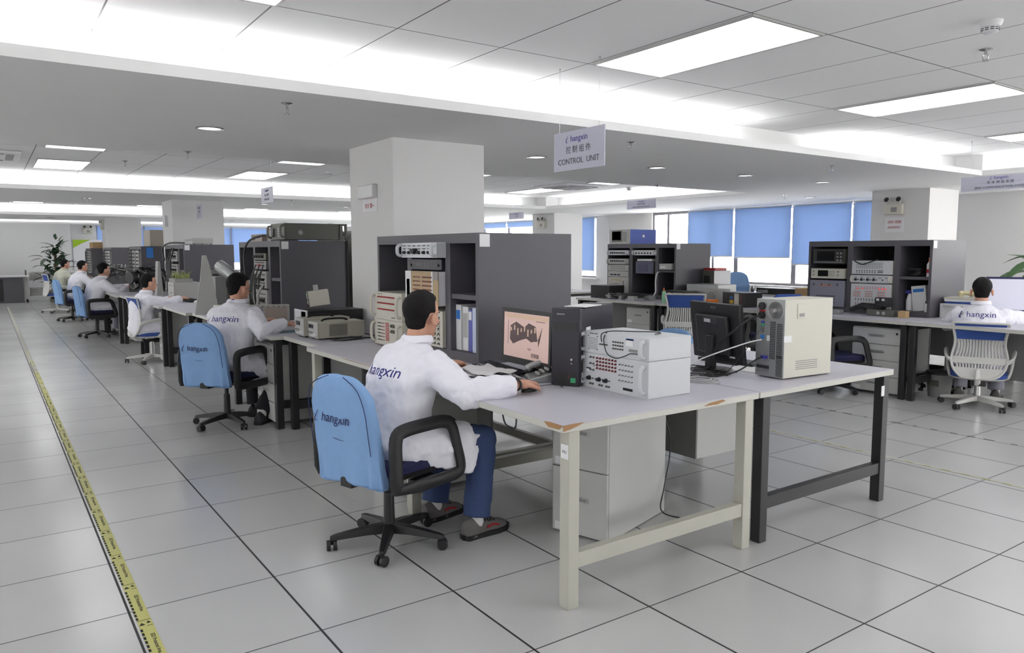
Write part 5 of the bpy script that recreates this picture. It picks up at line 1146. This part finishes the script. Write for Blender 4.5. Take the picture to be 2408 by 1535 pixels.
p1, J = person('man nearest the viewer in white lab coat and jeans, hand on the mouse', x_, y_, yw, lean=.27, hip=.525, head=(math.radians(8), .10), handR=loc(x_, y_, yw, (1.67, .18, .845)), handL=loc(x_, y_, yw, (1.74, .95, .85)), FR=loc(0, 0, yw, (.92, .38, -.05)), FL=loc(0, 0, yw, (.9, .35, -.1)),
       footR=loc(x_, y_, yw, (1.63, .49, 0))[:2], footL=loc(x_, y_, yw, (1.575, .83, 0))[:2], trousers=JEANS, fine=.0048, poleR=(-.1, -.9, -.35), poleL=(-.1, .9, -.4), curlR=(.30, .45, .35), curlL=(.6, .8, .6))
for c_ in p1.children:
    if c_.name.startswith('shoe') and not c_.name.startswith('shoe_') and 'lace' not in c_.name:
        bb = [v.co for v in c_.data.vertices]; ax_ = sum((v.x for v in bb))/len(bb); ay_ = sum((v.y for v in bb))/len(bb)
        for sg in (-1, 1): MB().tube([(ax_-.02, ay_+sg*.046, .05), (ax_+.02, ay_+sg*.049, .058), (ax_+.06, ay_+sg*.050, .045)], .006, 6).out('shoe_stripe', RED, c_)
MB().tube([J['wrR']+Vector((math.cos(t)*0, math.cos(t)*.030, math.sin(t)*.026)) for t in [2*math.pi*i/18 for i in range(18)]], .006, 6, closed=True).out('wristband', BLACK, p1)
yw = math.radians(46); x_, y_ = 1.27, 3.90
person('man with glasses in white lab coat working with his hands behind the power supplies', x_, y_, yw, lean=.30, head=(math.radians(-30), .22), handR=loc(x_, y_, yw, (1.70, 3.72, .87)), handL=loc(x_, y_, yw, (1.62, 4.12, .86)), FR=loc(0, 0, yw, (.95, .1, -.1)),
       footR=loc(x_, y_, yw, (1.50, 3.78, 0))[:2], footL=loc(x_, y_, yw, (1.55, 4.15, 0))[:2], glasses=True, fine=.0055, poleR=(-.1, -.9, -.3), lanyard=True, shoes=mat('dark_shoe', s(40, 40, 44), .7), curlR=(.6, .7, .5))
yw = math.radians(2); x_, y_ = 1.30, 8.42
person('third man along the aisle, blue lanyard, hand on a mouse', x_, y_, yw, lean=.10, hip=.45, head=(.1, .05), handR=loc(x_, y_, yw, (1.80, 8.50, .84)), handL=loc(x_, y_, yw, (1.72, 8.75, .84)), fine=.009, lanyard=True, poleR=(-.1, -.8, -.5), scale=.95, logo_=False, footR=(.5, -.12), footL=(.5, .12))
yw = math.radians(12); x_, y_ = 1.12, 12.3
person('fourth man along the aisle bending toward the dark engine assembly', x_, y_, yw, lean=.30, head=(.1, .15), handR=loc(x_, y_, yw, (1.66, 12.2, .86)), handL=loc(x_, y_, yw, (1.68, 12.6, .86)), fine=.011, logo_=False, trousers=GTROU)
yw = math.radians(14); x_, y_ = 1.17, 16.1
person('fifth man along the aisle in a white coat on a loop-armed chair', x_, y_, yw, lean=.25, head=(0, .1), handR=loc(x_, y_, yw, (1.68, 16.0, .88)), handL=loc(x_, y_, yw, (1.7, 16.4, .86)), fine=.012, logo_=False)
yw = math.radians(14); x_, y_ = 1.08, 19.0
person('farthest man, in a pale cream coat in front of the leafy plant', x_, y_, yw, lean=.2, head=(0, .1), handR=(.52, -.2, .86), handL=(.52, .2, .86), fine=.012, logo_=False, coatcol=mat('cream_coat', s(206, 208, 192), .95))
yw = math.radians(22); x_, y_ = 7.38, .56
person('man at the right edge seen from behind in a white lab coat', x_, y_, yw, lean=.12, hip=.455, logoz=.415, head=(.05, .05), handR=(.50, -.42, .84), handL=(.52, .2, .84), fine=.007, poleR=(-.1, -.95, -.3), trousers=GTROU)
# ------------------------------------------------------------------ right side
RY = 1.15
def rin(z, h, u, label, body, face, feats, w_=.42, x=7.60, name='rack_instrument', y=None, **k): return instr(name, label, 'instrument', x, RY+u if y is None else y+u, TZ+z, w_, .38, h, body, face, feats, **k)
ua, ub = 1.165, .635
rin(.55, .17, ua, 'dark instrument with a black screen at the top left of the right cabinet', GUN, BLACKM, [('screen', .05, .035, .22, .11, LENS), T(0, .31, .12, 2, 3, .04, .04, .01, GREY), ('plate', .02, .015, .36, .008, GREY)], w_=.38)
rin(.38, .115, ua, 'cream instrument with a dark square display in the right cabinet', CREAM, CREAM, [('screen', .09, .025, .13, .07, LENS), T(0, .035, .08, 2, 2, .31, .04, .009, GREY), ('rows', .24, .08, 3, 3, .025, .022, .015, .008, GREY)], w_=.42)
rin(.06, .30, ua, 'large grey-violet rack panel at the lower left of the right cabinet', mat('violet_grey', s(126, 126, 142), .5), mat('violet_grey2', s(136, 136, 152), .5), [('rows', .12, .24, 8, 1, .022, .02, .012, .012, ORANGE), ('rows', .10, .12, 9, 3, .027, .035, .014, .01, INK), ('screen', .15, .03, .10, .025, INK), T(0, .05, .25, 4, 1, .1, .02, .012, GUN)], w_=.44)
rin(.44, .15, ub, 'pale rack unit with rows of small holes at the top middle of the right cabinet', CREAM, COATED, [('rows', .06, .125, 14, 4, .022, .018, .01, .006, GUN), ('rows', .06, .04, 8, 2, .03, .018, .009, .01, INK), ('rows', .33, .04, 1, 2, .1, .018, .06, .007, INK)], w_=.46)
rin(.345, .085, ub, 'pale rack unit with black round plugs in the right cabinet', CREAM, COATED, [T(0, .05, .035, 4, 1, .07, .02, .013, BLACK, .02), T(0, .08, .035, 6, 1, .07, .02, .006, BLACK, .01), ('rows', .05, .065, 6, 2, .07, .012, .03, .004, GINK)], w_=.46, handles=(.006, .015))
rin(.06, .275, ub, 'pale module rack glowing with red indicators in the right cabinet', CREAM, COATED, [('rows', .06, .24, 11, 2, .032, .018, .012, .006, RINK), ('rows', .07, .19, 3, 4, .14, .018, .09, .006, mat('faded_red_ink', s(180, 120, 116), .7)), ('rows', .06, .10, 11, 1, .032, .02, .006, .03, GINK), ('rows', .06, .05, 11, 1, .032, .02, .008, .03, mat('faded_red_ink', s(180, 120, 116), .7)), ('rows', .075, .222, 2, 1, .06, .02, .014, .012, LEDR), ('rows', .33, .222, 3, 1, .035, .02, .016, .014, LEDR)], w_=.46)
cable('patch_cable', 'black cable looped over the top pale rack of the right cabinet', [(7.58, 1.98, 1.38), (7.56, 1.88, 1.34), (7.56, 1.8, 1.36), (7.58, 1.7, 1.40)], .006)
o = thing('spray_bottle', 'white spray bottle with violet trigger in the right cabinet', 'bottle', (7.75, 1.43, .85)); MB().lathe([(0, 0), (.035, 0), (.036, .10), (.022, .16), (.013, .18), (0, .18)]).out('bottle_body', WHITE, o); MB().bx(-.02, .03, -.012, .04, .18, .215).out('trigger', LOGOB, o, bevel=.005)
o = binder(7.72, 1.30, .85, .15, .27, .24, WHITE, 'white magazine file leaning in the right cabinet', (.75, .88, BLUEL), rz=0); o.rotation_euler = (-.12, 0, 0)
o = thing('small_bottle', 'small white tube with dark cap at the front of the right cabinet', 'bottle', (7.66, 1.205, .848)); MB().cyl((0, 0, 0), (0, 0, .09), .018).out('bottle_body', WHITE, o); MB().cyl((0, 0, .09), (0, 0, .115), .012).out('cap', BLACK, o)
o = thing('glue_bottle', 'bottle with orange cap and red label on the upper shelf of the right cabinet', 'bottle', (7.70, 1.21, 1.216)); MB().lathe([(0, 0), (.03, 0), (.03, .13), (.014, .16), (0, .16)]).out('bottle_body', WHITE, o); MB().cyl((0, 0, .16), (0, 0, .2), .014).out('cap', ORANGE, o); MB().lathe([(.0, .04), (.0305, .04), (.0305, .08), (0, .08)]).out('bottle_label', RED, o)
random.seed(11)
cable('cable_heap', 'heap of dark cable on the upper shelf of the right cabinet', [(7.75+.1*math.cos(k*.8), 1.37+.09*math.sin(k*.9), 1.225+.0025*k) for k in range(30)], .01, k=2)
o = thing('gearbox', 'black mechanical part with white connectors in front of the red lit rack', 'machine part', (7.48, 1.62, TZ))
MB().tube([(0, .32, .05), (0, .18, .10), (.02, .05, .07), (0, -.05, .12)], [.025, .035, .06, .05], 12).out('arm', BLACK, o); MB().bx(-.05, .05, -.12, .02, .1, .2).out('block', BLACK, o, bevel=.008); MB().bx(-.06, .06, -.2, .1, 0, .07).out('base', GUN, o, bevel=.006)
for a in (-.09, -.03): MB().bx(-.053, -.049, a, a+.03, .165, .19).out('connector', WHITE, o); MB().cyl((-.062, a, .035), (-.058, a, .035), .018).out('bolt', SILVER, o)
tag(MB().bx(-.05, .05, -.13, .13, 0, .05).out('metal_block', ALU, None, (7.35, 2.1, TZ), bevel=.004), 'silver metal block on the desk in front of the right cabinet', 'block')
tag(MB().bx(-.04, .04, -.04, .04, 0, .07).out('tan_block', BOXC, None, (7.45, 1.33, TZ), bevel=.003), 'small tan block right of the black mechanical part', 'block')
for a, b in ((7.97, .92), ):
    o = thing('desk_shelf', 'low white shelf with papers behind the man at the right', 'shelf', (a, b, TZ)); MB().bx(-.2, .2, -.2, .2, .13, .15).out('shelf_top', WHITE, o); MB().bx(-.2, .2, .18, .2, 0, .13).bx(-.2, .2, -.2, -.18, 0, .13).out('shelf_side', WHITE, o)
    for k in range(3): tag(MB().bx(-.14, .14, -.18, .18, 0, .02).out('folder', (BLUEF, PAPER, CREAM)[k], None, (a+.01*k, b+.02*k, TZ+.151+.021*k), (0, 0, .1*k)), ('blue folder under the pile left of the man at the right', 'white folder in the pile left of the man at the right', 'cream folder on top of the pile left of the man at the right')[k], 'folder')
    tag(MB().tube(smoothpath([(-.14, 0, .05), (-.05, .05, .07), (.05, -.04, .06), (.12, .03, .05)], 4), .022, 8).out('cloth_roll', mat('yellowish_cloth', s(210, 200, 160), .9), None, (a, b+.02, TZ+.19)), 'crumpled yellowish cloth on the folders left of the man at the right', 'cloth')
monitor('wide blue-framed monitor in front of the man at the right', 7.9, .42, math.radians(24), W_=.60, H_=.36, zc=.26, scr=SCRB, bez=mat('blue_black_plastic', s(40, 42, 90), .4))
o = thing('waste_bin', 'grey waste bin under the desk of the man at the right', 'bin', (7.55, .98, 0)); MB().lathe([(0, 0), (.10, 0), (.125, .24), (.118, .24), (.095, .01), (0, .01)], n=28).out('bin_body', GREY, o); MB().lathe([(.118, .235), (.13, .235), (.13, .26), (.118, .26)], n=28).out('liner_rim', BLACK, o); MB().bx(-.122, -.112, -.045, .045, .12, .18).out('label_plate', GUN, o)
o = thing('cable_pile', 'dark tangle of plugs and cables on the floor behind the black desk legs', 'cable'); o.location = (7.6, 1.25, 0)
random.seed(4)
for k in range(6): MB().tube(smoothpath([(random.uniform(-.12, .12), random.uniform(-.14, .14), random.uniform(.02, .2)) for _ in range(6)], 4), .014, 6).out('cable_strand', BLACK, o)
def leaves(o, c, n, R, L, W_, mt, up_=.3, seed=1, stem=STEM, nm='leaf'):
    random.seed(seed)
    for k in range(n):
        a = random.uniform(0, 2*math.pi); el = random.uniform(-.5, .9)+up_; l_ = L*random.uniform(.7, 1.2); w_ = W_*random.uniform(.8, 1.15)
        base = Vector(c)+Vector((math.cos(a)*R*random.random(), math.sin(a)*R*random.random(), random.uniform(-1, 1)*R*1.2))
        mb = MB(); vs = []; n_ = 6
        for i in range(n_+1):
            t = i/n_; w2 = w_*math.sin(math.pi*min(1, t*.9+.08))**.7*(1-t*.35) if t < 1 else .001; x2 = l_*t; z2 = -l_*.55*t*t+.02
            vs += [(x2, -w2, z2+.25*w2), (x2, 0, z2), (x2, w2, z2+.25*w2)]
        N = len(vs); vs += [(p[0], p[1], p[2]-.0015) for p in vs]; fs = []
        for i in range(n_):
            for j in (0, 1): q = i*3+j; fs += [(q, q+3, q+4, q+1), (N+q, N+q+1, N+q+4, N+q+3)]
        fs += [(i*3, N+i*3, N+i*3+3, i*3+3) for i in range(n_)]+[(i*3+2, i*3+5, N+i*3+5, N+i*3+2) for i in range(n_)]
        mb.add(vs, fs); mb.xf(Matrix.Translation(base) @ Matrix.Rotation(a, 4, 'Z') @ Matrix.Rotation(-el, 4, 'Y'))
        mb.out(nm, mt, o)
o = thing('potted_plant', 'large leafy dark green plant at the far end of the aisle', 'plant', (1.35, 23.8, 0))
MB().lathe([(0, 0), (.2, 0), (.26, .35), (.24, .35), (.2, .3), (0, .3)], n=24).out('pot', GUN, o); MB().cyl((0, 0, .3), (0, 0, 1.55), .05, .03).out('moss_pole', STEM, o)
leaves(o, (0, 0, .95), 60, .42, .30, .085, DLEAF, seed=2); leaves(o, (0, 0, 1.45), 26, .22, .26, .075, DLEAF, seed=3, up_=.5); leaves(o, (.02, 0, 1.75), 7, .14, .2, .05, DLEAF, seed=8, up_=.5)
o = thing('potted_plant', 'broad-leafed green plant entering at the right edge', 'plant', (9.72, .85, 0)); MB().lathe([(0, 0), (.2, 0), (.25, .4), (.22, .4), (.18, .35), (0, .35)], n=24).out('pot', WHITE, o); MB().cyl((0, 0, .3), (0, 0, 1.3), .03, .02).out('stem', STEM, o)
leaves(o, (0, .0, 1.2), 18, .16, .42, .12, LEAF, seed=5, up_=.35)
# far-end desk and cart
o = thing('reception_desk', 'dark grey counter desk with a white top at the far left', 'desk', (-.25, 24.2, 0)); MB().bx(-1.6, .75, -.35, .35, 0, .76).out('front_panel', DARK, o); MB().bx(-1.6, .25, -.36, -.35, .05, .7).out('dark_recess', BLACKM, o); MB().bx(-1.7, .9, -.42, .4, .76, .8).out('desk_top', WHITE, o); MB().bx(.75, .88, -.3, .3, .1, .76).out('end_panel', LGREY, o)
o = thing('equipment_cart', 'open metal cart with two instruments beside the far plant', 'cart', (.98, 24.6, 0))
for a in (-.38, .38):
    for b in (-.22, .22): MB().bx(a-.015, a+.015, b-.015, b+.015, .06, .95).out('post', GUN, o); MB().cyl((a-.02, b, .03), (a+.02, b, .03), .03).out('castor', BLACK, o)
for z in (.14, .62): MB().bx(-.4, .4, -.25, .25, z, z+.03).out('shelf', WHITE, o)
for z, l, mt in ((.17, 'pale instrument with black socket panel on the lower cart shelf', LGREY), (.65, 'pale instrument on the upper cart shelf', LGREY)):
    instr('cart_instrument', l, 'instrument', .98, 24.38, z, .6, .4, .24, mt, mt, [('plate', .36, .05, .18, .13, BLACK), ('rows', .05, .18, 3, 2, .06, .06, .04, .03, GREY)], rz=math.pi/2)
tag(MB().bx(-.12, .1, -.01, .01, 0, .26).out('brown_box', mat('brown_box', s(112, 84, 74), .8), None, (.9, 24.5, .38)), 'brown box between the cart shelves', 'box') if False else None
# middle cabinet near the windows
MY = 4.68
def mi(u, z, h, label, body, face, feats, w_=.42, **k): return instr('rack_instrument', label, 'instrument', 7.60, MY+u, TZ+z, w_, .38, h, body, face, feats, **k)
mi(1.165, .64, .075, 'slim pale rack unit with black sockets, top left of the window side cabinet', COATED, COATED, [T(0, .06, .035, 8, 1, .042, .02, .013, BLACK, .012)], w_=.45, handles=(.007, .015))
mi(.60, .64, .075, 'slim pale rack unit with white handles, top middle of the window side cabinet', COATED, COATED, [T(0, .06, .03, 6, 1, .06, .02, .012, BLACK, .012)], w_=.47, handles=(.007, .015))
mi(1.165, .50, .085, 'pale rack unit with one socket row in the window side cabinet', LGREY, LGREY, [T(0, .06, .05, 8, 1, .042, .02, .012, BLACK, .012)], w_=.45, handles=(.007, .015))
mi(1.165, .40, .09, 'pale rack unit with fine marks, third down in the window side cabinet', LGREY, LGREY, [('rows', .06, .06, 12, 2, .028, .03, .012, .008, GINK)], w_=.45)
mi(1.165, .31, .085, 'pale rack unit with black slots, fourth down in the window side cabinet', LGREY, LGREY, [('rows', .08, .03, 3, 1, .08, .02, .06, .02, INK)], w_=.45)
mi(1.165, .06, .245, 'pale rack panel with yellow and dark sockets in the window side cabinet', CREAM, LGREY, [('rows', .07, .2, 8, 1, .032, .02, .014, .02, YEL), ('rows', .07, .14, 4, 2, .05, .04, .03, .008, DRED), ('plate', .34, .05, .012, .14, GUN)], w_=.45)
mi(.60, .37, .18, 'grey-blue boxy instrument on the middle shelf of the window side cabinet', GUN, mat('blue_grey_face', s(84, 84, 106), .5), [('screen', .05, .03, .2, .11, mat('dim_screen', s(70, 70, 96), .3))], w_=.36)
mi(.60, .555, .03, 'white paper tray on the grey-blue instrument in the window side cabinet', WHITE, WHITE, [], w_=.3)
mi(.18, .435, .085, 'small pale device on the right shelf of the window side cabinet', LGREY, LGREY, [('plate', .03, .02, .1, .03, WHITE)], w_=.24)
o = instr('spectrum_analyzer', 'blue-sided instrument with dark screen on top of the window side cabinet', 'instrument', 7.63, MY+1.17, 1.60, .46, .55, .22, mat('royal_blue_paint', s(52, 74, 150), .5), LGREY, [('screen', .06, .06, .2, .13, LENS), ('plate', .06, .035, .22, .17, GUN), ('rows', .3, .17, 4, 5, .025, .03, .016, .02, GREY)])
MB().cyl((.28, -.233, .12), (.28, -.228, .12), .022, n=14).out('side_button', WHITE, o)
X_ = 7.3
o = instr('open_case', 'black open case at the left end of the middle desk', 'case', 7.15, 5.75, TZ, .42, .3, .19, BLACKM, BLACK, [])
o = thing('circuit_unit', 'tangle of small metal units on the middle desk', 'electronics', (7.2, 5.2, TZ)); random.seed(9)
for k in range(9): MB().box((random.uniform(-.12, .12), random.uniform(-.35, .35), .03+.02*random.random()), (random.uniform(.05, .1), random.uniform(.05, .14), random.uniform(.04, .08))).out('unit', random.choice((ALU, GUN, BLACKM, LGREY)), o, bevel=.003)
for k in range(4): MB().tube(smoothpath([(random.uniform(-.15, .1), random.uniform(-.4, .4), random.uniform(.01, .1)) for _ in range(5)], 4), .007, 6).out('wire', BLACK, o)
cable('white_cable', 'white cable curving up into the window side cabinet', [(7.3, 4.85, .80), (7.45, 4.9, .9), (7.5, 4.95, 1.05), (7.58, 5.0, 1.17), (7.68, 5.02, 1.19)], .010, WHITE)
o = thing('green_bottle', 'mint green bottle with orange nozzle beside the empty mesh chair', 'bottle', (7.12, 4.42, TZ)); MB().cyl((0, 0, 0), (0, 0, .16), .026).out('bottle_body', MINT, o, bevel=.003); MB().cyl((0, 0, .16), (0, 0, .21), .014, .005).out('nozzle', ORANGE, o)
for k, (xx, yy, l) in enumerate(((7.15, 3.84, 'orange box by the empty mesh chair, leftmost of two'), (7.13, 3.64, 'orange box by the empty mesh chair, rightmost of two'))):
    o = thing('orange_module', l, 'module', (xx, yy, TZ)); MB().bx(-.1, .1, -.065, .065, 0, .05).out('lower_block', DRED, o, bevel=.004); MB().bx(-.1, .1, -.065, .065, .05, .085).out('upper_block', ORANGE, o, bevel=.004)
o = instr('electronics_chassis', 'black electronics chassis with blue and yellow cards near the orange boxes', 'electronics', 7.3, 3.42, TZ, .40, .3, .18, BLACKM, BLACK, [('plate', .02, .02, .1, .14, BLACKM), ('plate', .15, .1, .06, .03, BLUEL), ('plate', .15, .04, .07, .045, YEL), ('plate', .24, .02, .09, .15, CREAM), ('plate', .35, .01, .04, .16, mat('brown_plate', s(90, 66, 56), .6))], rz=-.25)
instr('grey_box', 'grey fan unit left of the black electronics chassis', 'electronics', 7.42, 3.86, TZ, .22, .25, .2, GREY, LGREY, [T(0, .11, .1, 1, 1, .1, .1, .06, GREY, .01)])
instr('grey_unit', 'metal unit with white lettered plate beside the green bottle', 'electronics', 7.45, 4.55, TZ, .40, .25, .15, GUN, BLACKM, [('rows', .12, .11, 1, 3, .05, .03, .06, .018, WHITE), ('plate', .2, .03, .15, .1, GUN)])
tag(MB().bx(0, .38, -.28, .28, 0, .24).out('metal_case', ALU, None, (7.72, 4.28, TZ), bevel=.004), 'large silver metal case behind the grey fan unit', 'case')
o = instr('computer_tower', 'white computer tower with a red book on top near the windows', 'computer', 8.1, 4.5, TZ, .2, .42, .42, WHITE, GUN, [('plate', .03, .1, .1, .25, BLACKM)], rz=.1)
tag(MB().bx(-.13, .13, -.1, .1, 0, .035).out('red_book', RED, None, (8.25, 4.5, TZ+.422), bevel=.003), 'red book on the white computer tower by the windows', 'book')
instr('cardboard_carton', 'tan carton right of the blue covered chair by the window', 'box', 8.5, 3.2, TZ, .3, .3, .2, BOXC, BOXC, [])
instr('low_device', 'dark flat device on the low table by the windows', 'electronics', 10.0, 4.7, TZ, .8, .4, .1, BLACKM, BLACKM, [('plate', .02, .02, .2, .05, GREY)]); instr('low_device', 'second dark flat device on the low table by the windows', 'electronics', 8.6, 2.2, TZ, .7, .4, .08, BLACKM, BLACKM, [('plate', .5, .02, .1, .04, LGREY)])
